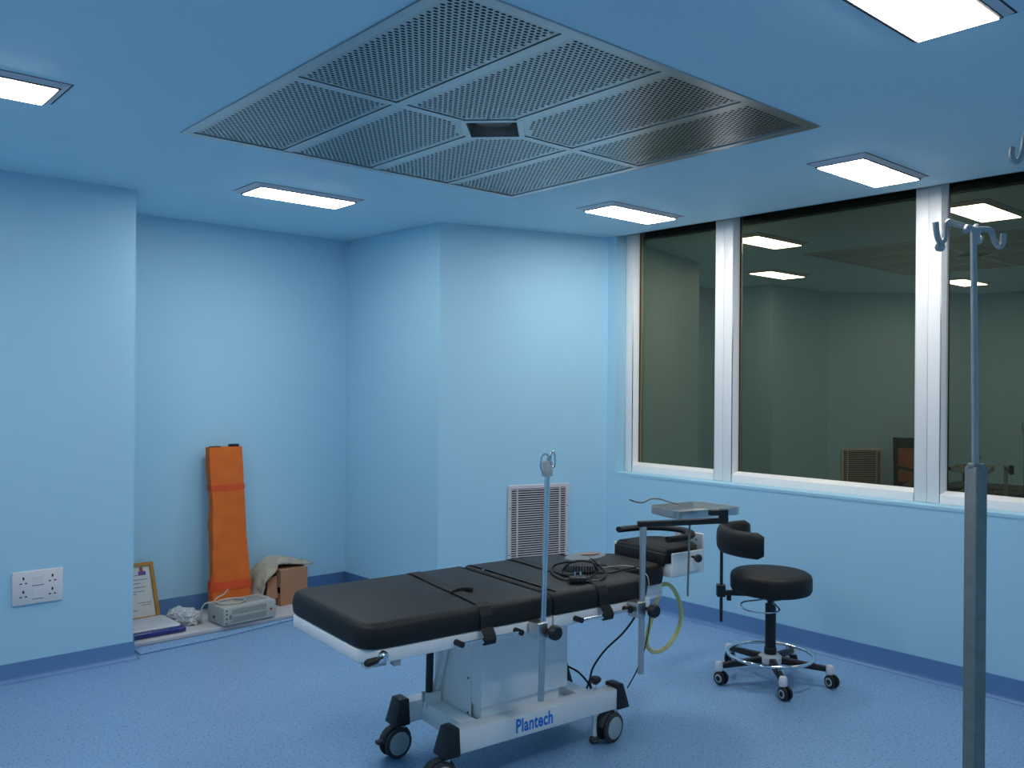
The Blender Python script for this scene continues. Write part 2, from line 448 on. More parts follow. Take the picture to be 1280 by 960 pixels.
# ================================================================== CEILING FIXTURES
def make_light(loc, label):
    t = empty('ceiling_light', (loc[0], loc[1], CEIL))
    tag(t, label, 'ceiling light', 'recessed rectangular ceiling lights')
    return t
def frame_rect(hx, hy, w, z0, z1):
    return MB().box(-hx, hx, -hy, -hy+w, z0, z1).box(-hx, hx, hy-w, hy, z0, z1).box(-hx, -hx+w, -hy+w, hy-w, z0, z1).box(hx-w, hx, -hy+w, hy-w, z0, z1)
lab = ['recessed ceiling light above the orange bag in the alcove',
       'recessed ceiling light by the left window pane',
       'recessed ceiling light above the stool by the wide window pane',
       'recessed ceiling light cut by the top edge of the photo, nearest the camera',
       'recessed ceiling light cut by the left edge of the photo',
       'recessed ceiling light out of view, left of the perforated ceiling panel']
L0 = make_light(LCEN[0], lab[0])
def ring_slope(o0, o1, i0_, i1_, z0, z1):   # rectangular ring sloping from (o0,o1) at z0 to (i0_,i1_) at z1
    A = [(-o0,-o1,z0),(o0,-o1,z0),(o0,o1,z0),(-o0,o1,z0)]; B = [(-i0_,-i1_,z1),(i0_,-i1_,z1),(i0_,i1_,z1),(-i0_,i1_,z1)]
    C = [(x,y,z0+0.004) for x,y,z in A]; E = [(x,y,z0+0.004) for x,y,z in B]
    mb = MB()
    for k in range(4):
        l = (k+1) % 4
        mb.hexa([A[k],A[l],B[l],B[k]], [C[k],C[l],E[l],E[k]])
    return mb
obj('shadow_gap', frame_rect(LHX+0.001, LHY+0.001, 0.007, -0.001, 0.05), LDARK, L0)
obj('trim_frame', ring_slope(LHX-0.005, LHY-0.005, LHX-0.036, LHY-0.026, -0.001, -0.016), LFRAME, L0)
obj('inner_edge', frame_rect(LHX-0.034, LHY-0.024, 0.009, -0.0185, -0.005), LDARK, L0)
obj('diffuser', MB().box(-LHX+0.043, LHX-0.043, -LHY+0.033, LHY-0.033, -0.0215, -0.006), LAMPM, L0)
obj('housing', MB().box(-LHX-0.01, LHX+0.01, -LHY-0.01, LHY+0.01, 0.052, 0.09), LFRAME, L0)
for i in range(1, 6):
    c = copy_tree(L0); c.location = (LCEN[i][0], LCEN[i][1], CEIL); c['label'] = lab[i]

# laminar-flow diffuser: frame, bars, eight perforated panels, diamond-shaped lamp port
D = empty('laminar_flow_diffuser', ((PX0+PX1)/2, (PY0+PY1)/2, CEIL))
tag(D, 'square grey perforated steel air diffuser panel set in the blue ceiling', 'air diffuser')
HX, HY = (PX1-PX0)/2, (PY1-PY0)/2
obj('frame', frame_rect(HX+0.004, HY+0.004, 0.040, -0.005, 0.05), STEELB, D, bevel=0.002, seg=1)
cw = 2*HX/4
R0 = 0.165                          # half diagonal of the lamp port, outer
BW = 0.021
def bar(x0, x1, y0, y1): obj('divider_bar', MB().box(x0, x1, y0, y1, -0.003, 0.02), STEELB, D)
ed = 0.036
for k in (-1, 1):
    bar(k*cw-BW, k*cw+BW, -HY+ed, HY-ed)
bar(-BW, BW, -HY+ed, -R0); bar(-BW, BW, R0, HY-ed)
bar(-HX+ed, -cw-BW, -BW*0.8, BW*0.8); bar(-cw+BW, -R0, -BW*0.8, BW*0.8)
bar(R0, cw-BW, -BW*0.8, BW*0.8); bar(cw+BW, HX-ed, -BW*0.8, BW*0.8)
# lamp port frame (diamond) and recess
ro, ri = R0+0.012, R0-0.022
di = [(ro,0),(0,ro),(-ro,0),(0,-ro)]; dn = [(ri,0),(0,ri),(-ri,0),(0,-ri)]
pf = MB()
for i in range(4):
    j = (i+1) % 4
    pf.prism([di[i], di[j], dn[j], dn[i]], -0.004, 0.02)
port = obj('lamp_port_frame', pf, STEELB, D)
rc = MB()
for i in range(4):
    j = (i+1) % 4
    rc.add([(dn[i][0],dn[i][1],0.02),(dn[j][0],dn[j][1],0.02),(dn[j][0],dn[j][1],0.055),(dn[i][0],dn[i][1],0.055)], [(0,1,2,3)])
rc.add([(p[0],p[1],0.055) for p in dn], [(0,1,2,3)])
obj('recess_box', rc, SMUDGE, port)
obj('mounting_disc', MB().lathe([(0.0,0.0),(0.075,0.0),(0.08,0.006),(0.08,0.02),(0.0,0.02)], (0.02,0.02,0.036), 20), SMUDGE, port)
def perforated(x0, x1, y0, y1, chx=None):
    # sheet with staggered oblong holes as real openings; chx = (corner x, corner y) cut diagonally for the port
    mb = MB(); z = 0.0
    mrg = 0.009
    px_, py_ = 0.0235, 0.0162
    nx = int((x1-x0-2*mrg)/px_); ny = int((y1-y0-2*mrg)/py_)
    ax = (x1-x0-nx*px_)/2; ay = (y1-y0-ny*py_)/2
    oc = 8
    hx_, hy_ = 0.0090, 0.0056
    ring = [(math.cos(2*math.pi*(k+0.5)/oc), math.sin(2*math.pi*(k+0.5)/oc)) for k in range(oc)]
    lim = R0+0.012+0.028
    def keep(cx, cy): return abs(cx)+abs(cy) > lim+0.012
    def quad1(a, b, c, d): mb.add([(a,c,z),(a,d,z),(b,d,z),(b,c,z)], [(0,1,2,3)])
    def quad(a, b, c, d):           # long strips are laid in short lengths so that they stop at the port
        na = max(1, int((b-a)/0.02)); nc = max(1, int((d-c)/0.02))
        if na*nc > 1 and min(abs(a), abs(b)) < 0.25 and min(abs(c), abs(d)) < 0.25:
            for p in range(na):
                for q in range(nc):
                    A_, B_ = a+(b-a)*p/na, a+(b-a)*(p+1)/na; C_, D_ = c+(d-c)*q/nc, c+(d-c)*(q+1)/nc
                    if abs(A_+B_)/2+abs(C_+D_)/2 > R0-0.004: quad1(A_, B_, C_, D_)
        elif abs(a+b)/2+abs(c+d)/2 > R0-0.004: quad1(a, b, c, d)
    gx0, gx1, gy0, gy1 = x0+ax, x1-ax, y0+ay, y1-ay
    quad(x0, x1, y0, gy0); quad(x0, x1, gy1, y1); quad(x0, gx0, gy0, gy1); quad(gx1, x1, gy0, gy1)
    for j in range(ny):
        off = 0.5*px_ if j % 2 else 0.0
        ya, yb = gy0+j*py_, gy0+(j+1)*py_
        n_ = nx-1 if off else nx
        if off:
            quad(gx0, gx0+off, ya, yb); quad(gx1-off, gx1, ya, yb)
        for i in range(n_):
            xa = gx0+off+i*px_; xb = xa+px_; cx, cy = (xa+xb)/2, (ya+yb)/2
            if not keep(cx, cy):
                if abs(cx)+abs(cy) > R0+0.0: quad(xa, xb, ya, yb)
                continue
            o8 = [(xb,cy+py_*0.2),(cx+px_*0.2,yb),(cx-px_*0.2,yb),(xa,cy+py_*0.2),(xa,cy-py_*0.2),(cx-px_*0.2,ya),(cx+px_*0.2,ya),(xb,cy-py_*0.2)]
            i8 = [(cx+hx_*c_, cy+hy_*s_) for c_, s_ in ring]
            i8 = [i8[0], i8[1], i8[2], i8[3], i8[4], i8[5], i8[6], i8[7]]
            vs = [(p[0],p[1],z) for p in o8]+[(p[0],p[1],z) for p in i8]+[(xb,yb,z),(xa,yb,z),(xa,ya,z),(xb,ya,z)]
            fs = [(k, 8+k, 8+(k+1)%8, (k+1)%8) for k in range(8)] + [(0,1,16),(2,3,17),(4,5,18),(6,7,19)]
            mb.add(vs, fs)
    return mb
for a in range(4):
    for b in range(2):
        x0 = -HX+ed+0.004 if a == 0 else (a-2)*cw+BW+0.004
        x1 = HX-ed-0.004 if a == 3 else (a-1)*cw-BW-0.004
        y0, y1 = (-HY+ed+0.004, -BW*0.8-0.004) if b == 0 else (BW*0.8+0.004, HY-ed-0.004)
        p = perforated(x0, x1, y0, y1)
        me = p.mesh('perforated_panel'); me.materials.append(STEELP)
        link(bpy.data.objects.new('perforated_panel', me), D)
pb = MB()
for (a0, a1, b0, b1) in ((-HX+.01, -R0, -HY+.01, HY-.01), (R0, HX-.01, -HY+.01, HY-.01), (-R0, R0, -HY+.01, -R0), (-R0, R0, R0, HY-.01)):
    pb.box(a0, a1, b0, b1, 0.040, 0.06)
obj('plenum_backing', pb, DARKV, D)

# ================================================================== AIR GRILLES
def grille(name, centre, ang, w, hgt, label, nsl):
    t = empty(name, (centre[0], centre[1], centre[2]), ang)     # local x along the wall, local -y into the room
    tag(t, label, 'air grille', 'return air grilles low on the corner walls')
    fw = 0.024
    f = MB().box(-w/2, w/2, -0.014, 0.0, 0, fw).box(-w/2, w/2, -0.014, 0.0, hgt-fw, hgt)
    f.box(-w/2, -w/2+fw, -0.014, 0.0, fw, hgt-fw).box(w/2-fw, w/2, -0.014, 0.0, fw, hgt-fw)
    obj('frame', f, GRILLE, t, bevel=0.003, seg=1)
    obj('dark_backing', MB().box(-w/2+fw*0.6, w/2-fw*0.6, -0.0025, -0.0005, fw*0.6, hgt-fw*0.6), DARKV, t)
    hw = w/2-fw
    s = MB().hexa([(-hw,-0.0125,-0.0030),(hw,-0.0125,-0.0030),(hw,-0.0060,-0.0010),(-hw,-0.0060,-0.0010)],
                  [(-hw,-0.0125,0.0016),(hw,-0.0125,0.0016),(hw,-0.0060,0.0034),(-hw,-0.0060,0.0034)])
    me = s.mesh('slat'); me.materials.append(GRILLE)
    pit = (hgt-2*fw)/nsl
    for k in range(nsl):
        o = link(bpy.data.objects.new('slat', me), t); o.location = (0, 0, fw+pit*(k+0.5))
    for sx in (-1, 1):
        obj('mullion_bar', MB().box(sx*(hw-0.045)-0.004, sx*(hw-0.045)+0.004, -0.0140, -0.0035, fw, hgt-fw), GRILLE, t)
    for sx in (-1, 1):
        for zz in (0.25, 0.75):
            obj('screw', MB().lathe([(0,-0.0155),(0.004,-0.0150),(0.005,-0.0135)], (sx*(w/2-fw*0.45),0,hgt*zz), 8, 'y'), LDARK, t)
    return t
gl = Pline(634.5, 607, RING[0], RING[1]); gr_ = Pline(710, 603.5, RING[0], RING[1])
gdir = (Vector(RING[0])-Vector(RING[1])).normalized()
gw = (Vector((gr_.x, gr_.y))-Vector((gl.x, gl.y))).length
gtop = (gl.z+gr_.z)/2
gc = (gl+gr_)/2
gin = Vector((gdir.y, -gdir.x))*0.001
grille('air_grille', (gc.x+gin.x, gc.y+gin.y, gtop-0.62), math.atan2(gdir.y, gdir.x), gw, 0.62,
       'grey-white slatted return air grille on the wall behind the operating table', 37)
cd = (Vector(RING[5])-Vector(RING[6])).normalized(); ci = Vector((cd.y, -cd.x))
cc = Vector((0.21, 4.49+0.8615*0.21)) + ci*0.002
grille('air_grille', (cc.x, cc.y, gtop-0.62), math.atan2(cd.y, cd.x), 0.46, 0.62,
       'slatted air grille seen only as a reflection in the wide window', 28)

# ================================================================== SOCKET PLATE
a = Py(14.5, 716, 4.92); b = Py(78, 749, 4.92)
sw, sh = b.x-a.x, 0.168
S = empty('socket_plate', ((a.x+b.x)/2, 4.92-0.0005, (a.z+b.z)/2-sh/2))
tag(S, 'white double socket plate with two switches on the left wall', 'socket')
obj('faceplate', MB().box(-sw/2, sw/2, -0.012, 0, 0, sh), WPLAST, S, bevel=0.004, seg=2, smooth=True)
for zc in (sh*0.30, sh*0.70):
    obj('switch', MB().hexa([(-0.026,-0.0125,zc-0.024),(0.026,-0.0125,zc-0.024),(0.026,-0.0115,zc-0.024),(-0.026,-0.0115,zc-0.024)],
                            [(-0.026,-0.0135,zc+0.020),(0.026,-0.0135,zc+0.020),(0.026,-0.0115,zc+0.020),(-0.026,-0.0115,zc+0.020)]), WPLAST, S)
    obj('switch_shadow_line', MB().box(-0.027, 0.027, -0.0128, -0.0118, zc-0.027, zc-0.024), LDARK, S)
    for xc in (-sw*0.285, sw*0.285):
        obj('socket_hole', MB().box(xc-0.004, xc+0.004, -0.0126, -0.0116, zc+0.008, zc+0.022), BLACKP, S)
        obj('socket_hole', MB().box(xc-0.017, xc-0.007, -0.0126, -0.0116, zc-0.013, zc-0.007), BLACKP, S)
        obj('socket_hole', MB().box(xc+0.007, xc+0.017, -0.0126, -0.0116, zc-0.013, zc-0.007), BLACKP, S)

# ================================================================== OPERATING TABLE
TO = Pz(767, 928, 0.0); TA = math.radians(-5)
T = empty('operating_table', (TO.x, TO.y, 0), TA)
tag(T, 'white operating table with black padded top and lettered base in mid room', 'operating table')
_ex = Vector((math.cos(TA), math.sin(TA), 0)); _ey = Vector((-math.sin(TA), math.cos(TA), 0))
def TL(p):                          # world -> table frame
    q = Vector(p) - Vector((TO.x, TO.y, 0)); return Vector((q.dot(_ex), q.dot(_ey), q.z))
def TP(px, py, c):                  # pixel on the vertical plane y=c of the table frame
    d = ray(px, py); n = _ey; t = (c + n.dot(Vector((TO.x, TO.y, 0))))/n.dot(d)
    return TL((d.x*t, d.y*t, CAM_H+d.z*t))
def TZ(px, py, z): return TL(Pz(px, py, z))
YN, YF = -0.102, 0.542
YC = (YN+YF)/2
ZR0, ZR1, ZM = 0.572, 0.618, 0.706
XL, XS, XR, XN = -1.222, -0.418, 0.112, 0.365
# --- base
def beam(y0, y1, name, x0=-0.790, x1=0.030):
    return obj(name, MB().box(x0, x1, y0, y1, 0.137, 0.222), WHITE, T, bevel=0.006, seg=2, smooth=True)
nb = beam(0.0, 0.072, 'base_beam')
fb = beam(0.372, 0.444, 'base_beam')
for x0, x1 in ((-0.722, -0.650), (-0.150, -0.078)):
    obj('base_cross_beam', MB().box(x0, x1, 0.070, 0.374, 0.140, 0.220), WHITE, T, bevel=0.004, seg=2, smooth=True)
obj('base_plate', MB().box(-0.652, -0.148, 0.070, 0.374, 0.150, 0.186), WHITE, T)
def end_cap(x, sx, y):
    lo = [(x-0.006*sx, y-0.047), (x+0.062*sx, y-0.047), (x+0.062*sx, y+0.047), (x-0.006*sx, y+0.047)]
    hi = [(x-0.006*sx, y-0.037), (x+0.036*sx, y-0.034), (x+0.036*sx, y+0.034), (x-0.006*sx, y+0.037)]
    return obj('end_cap', MB().hexa([(*p, 0.135) for p in lo], [(*p, 0.238) for p in hi]), BLACKP, T, bevel=0.005, seg=2, smooth=True)
for y in (0.036, 0.408):
    end_cap(-0.782, -1, y); end_cap(0.022, 1, y)
# lettering on the near beam
def lettering(txt, x0, x1, z0, z1, y, parent):
    cu = bpy.data.curves.new('lettering', 'FONT'); cu.body = txt; cu.size = 1.0; cu.extrude = 0.0; cu.offset = 0.030; cu.resolution_u = 3
    cu.space_character = 1.05
    o = bpy.data.objects.new('tmp', cu); COL.objects.link(o)
    dg = bpy.context.evaluated_depsgraph_get()
    me = bpy.data.meshes.new_from_object(o.evaluated_get(dg))
    bpy.data.objects.remove(o, do_unlink=True)
    X = [v.co.x for v in me.vertices]; Y = [v.co.y for v in me.vertices]
    for v in me.vertices:
        u = (v.co.x-min(X))/(max(X)-min(X)); w = (v.co.y-min(Y))/(max(Y)-min(Y))
        v.co = (x0+(x1-x0)*u, y, z0+(z1-z0)*w)
    me.name = 'lettering'; me.materials.clear(); me.materials.append(LOGOB)
    return link(bpy.data.objects.new('lettering', me), parent)
l0 = TP(645, 918, 0.0); l1 = TP(691, 895, 0.0); lt = TP(645, 904.5, 0.0)
lettering('Plantech', l0.x, l1.x, 0.156, 0.211, -0.0008, T)
# --- castors
def castor(x, y, ang, brake=False):
    e = obj('castor', MB().box(-0.020, 0.040, -0.012, 0.012, 0.060, 0.104)
            .tube([(0.028+0.064*math.cos(t), 0, 0.062+0.064*math.sin(t)) for t in [math.radians(d) for d in range(10, 176, 15)]], 0.014, 8, flat=(1.2,0.5)),
            RUBBER, T, smooth=True)
    obj('stem', MB().cyl((0,0,0.100), (0,0,0.1385), 0.019, 14), WHITE, e, smooth=True)
    e.location = (x, y, 0); e.rotation_euler = (0, 0, ang)
    for s in (-1, 1):
        w = obj('wheel', MB().lathe([(0.0,-0.009),(0.050,-0.009),(0.060,-0.006),(0.062,0.0),(0.060,0.006),(0.050,0.009),(0.0,0.009)], (0.028, s*0.023, 0.0622), 28, 'y'), RUBBER, e, smooth=True)
        obj('hub_disc', MB().lathe([(0.0,s*0.012),(0.040,s*0.0115),(0.046,s*0.0095),(0.047,s*0.006)], (0.028, s*0.0235, 0.0622), 24, 'y'), HUBG, e, smooth=True)
    if brake:
        obj('brake_lever', MB().box(0.075, 0.118, -0.014, 0.014, 0.070, 0.086), RUBBER, e, bevel=0.006, seg=2, smooth=True)
    return e
castor(0.024, 0.030, math.radians(190))
castor(-0.815, 0.036, math.radians(178))
castor(-0.790, 0.412, math.radians(184), True)
castor(0.055, 0.408, math.radians(150))
# levelling foot with hand screw
lv = obj('levelling_foot', MB().cyl((-0.068, 0.045, 0.03), (-0.068, 0.045, 0.140), 0.0115, 12), WHITE, T, smooth=True)
obj('rubber_foot', MB().lathe([(0,0.0),(0.017,0.0),(0.023,0.008),(0.020,0.022),(0.010,0.030),(0.010,0.042),(0,0.042)], (-0.068,0.045,0.0005), 16), RUBBER, lv, smooth=True)
obj('screw_stem', MB().cyl((-0.066, 0.045, 0.220), (-0.066, 0.045, 0.252), 0.0075, 10), CHROME, lv, smooth=True)
obj('hand_screw', MB().lathe([(0,0.0),(0.012,0.0),(0.024,0.012),(0.026,0.022),(0.020,0.028),(0,0.029)], (-0.066,0.045,0.248), 14), BLACKP, lv, smooth=True)
# --- column
obj('column_sleeve', MB().box(-0.636, -0.247, 0.064, 0.380, 0.186, 0.292), WHITE, T, bevel=0.003, seg=1)
obj('column_cover', MB().box(-0.645, -0.215, 0.050, 0.390, 0.268, 0.573), WHITE, T, bevel=0.004, seg=2, smooth=True)
obj('cover_side_plate', MB().box(-0.6485, -0.6445, 0.120, 0.385, 0.200, 0.560), WHITE, T)
for yy, zz in ((0.125, 0.49), (0.125, 0.36), (0.125, 0.225)):
    obj('rivet', MB().lathe([(0,-0.0025),(0.004,-0.002),(0.005,0)], (-0.6485, yy+0.012, zz), 8, 'x'), LDARK, T)
# gas strut and tilt brace at the foot end
st = obj('gas_strut', MB().cyl((-0.700, 0.335, 0.575), (-0.706, 0.335, 0.262), 0.0155, 14), BLACKP, T, smooth=True)
obj('piston_rod', MB().cyl((-0.706, 0.335, 0.270), (-0.708, 0.335, 0.218), 0.007, 10), BLACKP, st, smooth=True)
br = MB().hexa([(-0.680,0.345,0.221),(-0.660,0.345,0.221),(-0.660,0.370,0.221),(-0.680,0.370,0.221)],
               [(-0.680,0.215,0.573),(-0.660,0.215,0.573),(-0.660,0.240,0.573),(-0.680,0.240,0.573)])
obj('tilt_brace', br, WHITE, T)
obj('strut_bracket', MB().box(-0.730, -0.660, 0.318, 0.324, 0.200, 0.262).box(-0.730, -0.660, 0.350, 0.356, 0.200, 0.262), WHITE, T)
# --- top frame (two hinged sections) and mattress sections
leg_out = [(XL, YN+0.05), (XL+0.055, YN), (XS-0.004, YN), (XS-0.004, YF), (XL+0.055, YF), (XL, YF-0.05)]
obj('leg_frame', MB().prism(leg_out, ZR0, ZR1), WHITE, T, bevel=0.005, seg=2, smooth=True)
back_out = [(XS+0.004, YN), (XR-0.004, YN), (XR-0.004, YF-0.01), (XS+0.004, YF)]
obj('back_frame', MB().prism(back_out, ZR0, ZR1), WHITE, T, bevel=0.005, seg=2, smooth=True)
neck_out = [(XR-0.01, 0.055), (XN-0.01, 0.065), (XN-0.01, 0.375), (XR-0.01, 0.50)]
obj('neck_frame', MB().prism(neck_out, ZR0-0.012, ZR1-0.004), WHITE, T, bevel=0.005, seg=2, smooth=True)
def cushion(name, poly, rv, z0, z1, r, bulge=0.004):
    return obj(name, pad(rounded(poly, rv, 5), z0, z1, r, 5, bulge), LEATHER, T, smooth=True, angle=60)
cushion('leg_mattress', [(XL-0.004, YN-0.004), (XS-0.003, YN-0.004), (XS-0.003, YF+0.004), (XL-0.004, YF+0.004)], [0.085, 0.02, 0.02, 0.085], ZR1, ZM, 0.030)
cushion('back_mattress', [(XS+0.003, YN-0.004), (XR, YN-0.004), (XR, YF-0.006), (XS+0.003, YF+0.004)], [0.02, 0.06, 0.06, 0.02], ZR1, ZM, 0.030)
cushion('neck_mattress', [(XR+0.004-0.03, 0.045), (XN, 0.050), (XN, 0.390), (XR+0.004-0.03, 0.525)], [0.01, 0.05, 0.05, 0.01], ZR1-0.004, ZM-0.004, 0.030)
# underside struts seen at the neck
obj('neck_bracket', MB().hexa([(0.18,0.06,0.545),(0.34,0.06,0.560),(0.34,0.36,0.560),(0.18,0.36,0.545)], [(0.18,0.06,0.562),(0.35,0.06,0.575),(0.35,0.36,0.575),(0.18,0.36,0.562)]), WHITE, T)
# straps over the mattress, tucked round the side bars
def strap(x, wd, bar_z, skew, name='strap'):
    o = 0.0045; path = [(YF+0.006+o, ZR1-0.01), (YF+0.006+o, ZM-0.035), (YF-0.006, ZM-0.006), (YF-0.035, ZM+o*0.6)]
    path += [(YF-0.035+(YN+0.035-YF+0.035)*k/6, ZM+o*0.6+0.001*math.sin(k*1.7)) for k in range(1, 6)]
    path += [(YN+0.035, ZM+o*0.6), (YN+0.006, ZM-0.006), (YN-0.006-o, ZM-0.035), (YN-0.008-o, ZR1+0.01), (YN-0.034, bar_z+0.014), (YN-0.041, bar_z), (YN-0.036, bar_z-0.018), (YN-0.026, bar_z-0.016)]
    n = len(path); vs = []; fs = []
    for i, (y, z) in enumerate(path):
        xx = x + skew*(y-YN)
        # little thickness outward
        p0 = path[max(i-1,0)]; p1 = path[min(i+1,n-1)]
        ty, tz = p1[0]-p0[0], p1[1]-p0[1]; l = math.hypot(ty, tz); ny, nz = tz/l, -ty/l
        ny, nz = -ny, -nz
        th = 0.0025
        ny, nz = (ny, nz) if True else (0, 0)
        vs += [(xx-wd/2, y, z), (xx+wd/2, y, z), (xx+wd/2, y-ny*th, z-nz*th), (xx-wd/2, y-ny*th, z-nz*th)]
    for i in range(n-1):
        a_, b_ = i*4, i*4+4
        for k in range(4): fs.append((a_+k, a_+(k+1)%4, b_+(k+1)%4, b_+k))
    fs += [(3,2,1,0), tuple(range((n-1)*4, n*4))]
    return obj(name, MB().add(vs, fs), STRAPM, T)
BZ = 0.594
strap(-0.738, 0.052, BZ, 0.10)
strap(-0.165, 0.052, BZ, 0.02)
# loose strap tail lying on the top by the first strap
tail = MB()
tp = smooth_path([(-0.745, 0.11, ZM+0.004), (-0.715, 0.12, ZM+0.008), (-0.680, 0.115, ZM+0.009), (-0.655, 0.10, ZM+0.006)], 4)
obj('strap_tail', tail.tube(tp, 0.010, 6, flat=(0.25, 0.9)), STRAPM, T)
# side bars
for (xa, xb) in ((-0.862, -0.600), (-0.308, -0.045)):
    s_ = obj('side_bar', MB().cyl((xa, YN-0.032, BZ), (xb, YN-0.032, BZ), 0.0060, 10), CHROME, T, smooth=True)
    for xx in (xa, xb):
        obj('bar_end', MB().cyl((xx, YN+0.002, BZ), (xx, YN-0.042, BZ), 0.0110, 12), BLACKP, s_, smooth=True)
# release lever at the foot end
lvx = TP(482, 817, YN-0.02)
rl = obj('release_pivot', MB().lathe([(0,-0.022),(0.011,-0.021),(0.017,-0.014),(0.018,0.0)], (lvx.x, YN, 0.598), 16, 'y'), CHROME, T, smooth=True)
obj('release_handle', MB().tube([(lvx.x-0.012, YN-0.022, 0.600), (lvx.x-0.028, YN-0.030, 0.600), (lvx.x-0.040, YN-0.034, 0.599), (lvx.x-0.075, YN-0.040, 0.597), (lvx.x-0.085, YN-0.041, 0.597)], [0.004, 0.005, 0.011, 0.013, 0.009], 12), BLACKP, rl, smooth=True)
obj('under_bracket', MB().box(lvx.x-0.055, lvx.x+0.02, YN+0.01, YN+0.05, ZR0-0.012, ZR0).box(lvx.x+0.05, lvx.x+0.075, YN+0.01, YN+0.04, ZR0-0.022, ZR0), HUBG, T)
# hinge seam rivet on mattress
obj('stud', MB().lathe([(0,0.003),(0.005,0.002),(0.006,0)], (XS+0.02, 0.40, ZM), 8), CHROME, T)
# --- head rest: white pan, horseshoe cushion, wrist-rest ring on a white post
hp = rounded([(0.372, 0.030), (0.575, 0.030), (0.680, 0.12), (0.680, 0.32), (0.575, 0.41), (0.372, 0.41)], [0.01,0.06,0.06,0.06,0.06,0.01], 4)
hd = obj('head_pan', MB().prism(hp, 0.640, 0.700), WHITE, T, bevel=0.006, seg=2, smooth=True)
hc = rounded([(0.366, 0.050), (0.56, 0.050), (0.650, 0.12), (0.650, 0.32), (0.56, 0.39), (0.366, 0.39)], [0.02,0.06,0.06,0.06,0.06,0.02], 4)
obj('head_cushion', pad(hc, 0.698, 0.766, 0.024, 4, 0.003), LEATHER, T, smooth=True, angle=60)
obj('cushion_apron', MB().hexa([(0.352,0.060,0.690),(0.368,0.060,0.690),(0.368,0.380,0.690),(0.352,0.380,0.690)], [(0.358,0.054,0.745),(0.372,0.054,0.745),(0.372,0.386,0.745),(0.358,0.386,0.745)]), LEATHER, T, bevel=0.005, seg=2, smooth=True)
for y0_ in (0.026, 0.402):
    obj('pan_wall', MB().prism([(0.380, y0_), (0.585, y0_), (0.585, y0_+0.012), (0.380, y0_+0.012)], 0.645, 0.750), WHITE, hd, bevel=0.004, seg=2, smooth=True)
po = obj('wrist_rest_post', MB().box(0.686, 0.700, 0.120, 0.270, 0.625, 0.798), WHITE, T, bevel=0.006, seg=2, smooth=True)
obj('post_foot', MB().box(0.640, 0.690, 0.150, 0.270, 0.646, 0.690), WHITE, po, bevel=0.006, seg=2, smooth=True)
for yy in (0.16, 0.22):
    for zz in (0.735, 0.765):
        obj('post_hole', MB().lathe([(0,-0.0008),(0.005,-0.0006)], (0.6855, yy, zz), 8, 'x'), LDARK, po)
wc = (0.425, 0.195)
ring = [(0.375, 0.372, 0.812), (0.41, 0.372, 0.812)] + [(0.435+0.185*math.cos(t)*1.02, 0.205+0.165*math.sin(t), 0.812) for t in [math.radians(d) for d in range(80, -81, -16)]] + [(0.42, 0.040, 0.812), (0.37, 0.048, 0.812)]
obj('wrist_rest', MB().tube(ring, 0.0235, 12, flat=(0.95, 0.62)), LEATHER, T, smooth=True, angle=60)
obj('rest_arm', MB().box(0.605, 0.690, 0.185, 0.225, 0.786, 0.800), WHITE, po)
kb = TP(868, 697, 0.05)
kn = obj('head_lock_knob', MB().lathe([(0,-0.050),(0.016,-0.050),(0.020,-0.042),(0.018,-0.034),(0.007,-0.030),(0.007,0.0)], (0.508, 0.030, 0.722), 14, 'y'), BLACKP, T, smooth=True)
obj('lock_boss', MB().box(0.480, 0.545, 0.012, 0.034, 0.660, 0.720), WHITE, hd, bevel=0.006, seg=2, smooth=True)

# table cables
def cable(name, pts, r, material, label, cat, parent=None, n=8):
    o = obj(name, MB().tube(smooth_path(pts, n), r, 8), material, parent, smooth=True)
    if label: tag(o, label, cat)
    return o
cable('mains_cable', [TP(703,830,0.22), TP(712,834,0.22), TP(724,841,0.20), TP(736,855,0.17), TP(739,864,0.16), (TP(737,866,0.16).x, 0.16, 0.225)], 0.0045, CABLE, None, None, T)
cable('control_cable', [TP(800,755,0.06), TP(793,772,0.06), TP(778,792,0.08), TP(757,812,0.10), TP(742,833,0.12), TP(737,850,0.13), TP(733,862,0.14)], 0.0045, CABLE, None, None, T)
cable('thin_cable', [TP(809,752,0.0), TP(812,775,0.0), TP(806,810,0.02), TP(796,838,0.04), TP(784,860,0.05)], 0.0028, CABLE, None, None, T)

# ================================================================== things standing on / clamped to the table
def tw(p):                          # table frame -> world
    p = Vector(p); return Vector((TO.x, TO.y, 0)) + _ex*p.x + _ey*p.y + Vector((0, 0, p.z))
# drip pole clamped to the side rail
pc = YN-0.050
pb_ = TP(676, 876, pc); pt = TP(684.5, 577, pc)
IV = empty('drip_pole', tw((pb_.x, pc, pb_.z)), TA)
tag(IV, 'short chrome drip pole clamped to the near side of the operating table', 'drip pole')
Hh = pt.z-pb_.z; lx = pt.x-pb_.x
mid = TP(677.5, 790, pc).z-pb_.z
def lean(z): return lx*z/Hh
obj('lower_tube', MB().cyl((0,0,0), (lean(mid),0,mid), 0.0115, 14), TUBE, IV, smooth=True)
obj('upper_rod', MB().cyl((lean(mid)-0.0055,0,mid), (lean(Hh)-0.0055,0,Hh-0.03), 0.0062, 12), CHROME, IV, smooth=True)
obj('upper_rod', MB().cyl((lean(mid)+0.0065,0,mid), (lean(Hh)+0.0065,0,Hh-0.03), 0.0062, 12), CHROME, IV, smooth=True)
cz = TP(684, 788, pc).z-pb_.z
obj('clamp', MB().box(lean(cz)-0.034, lean(cz)+0.014, -0.014, 0.044, cz-0.026, cz+0.036), CHROME if False else STAIN, IV, bevel=0.003, seg=1)
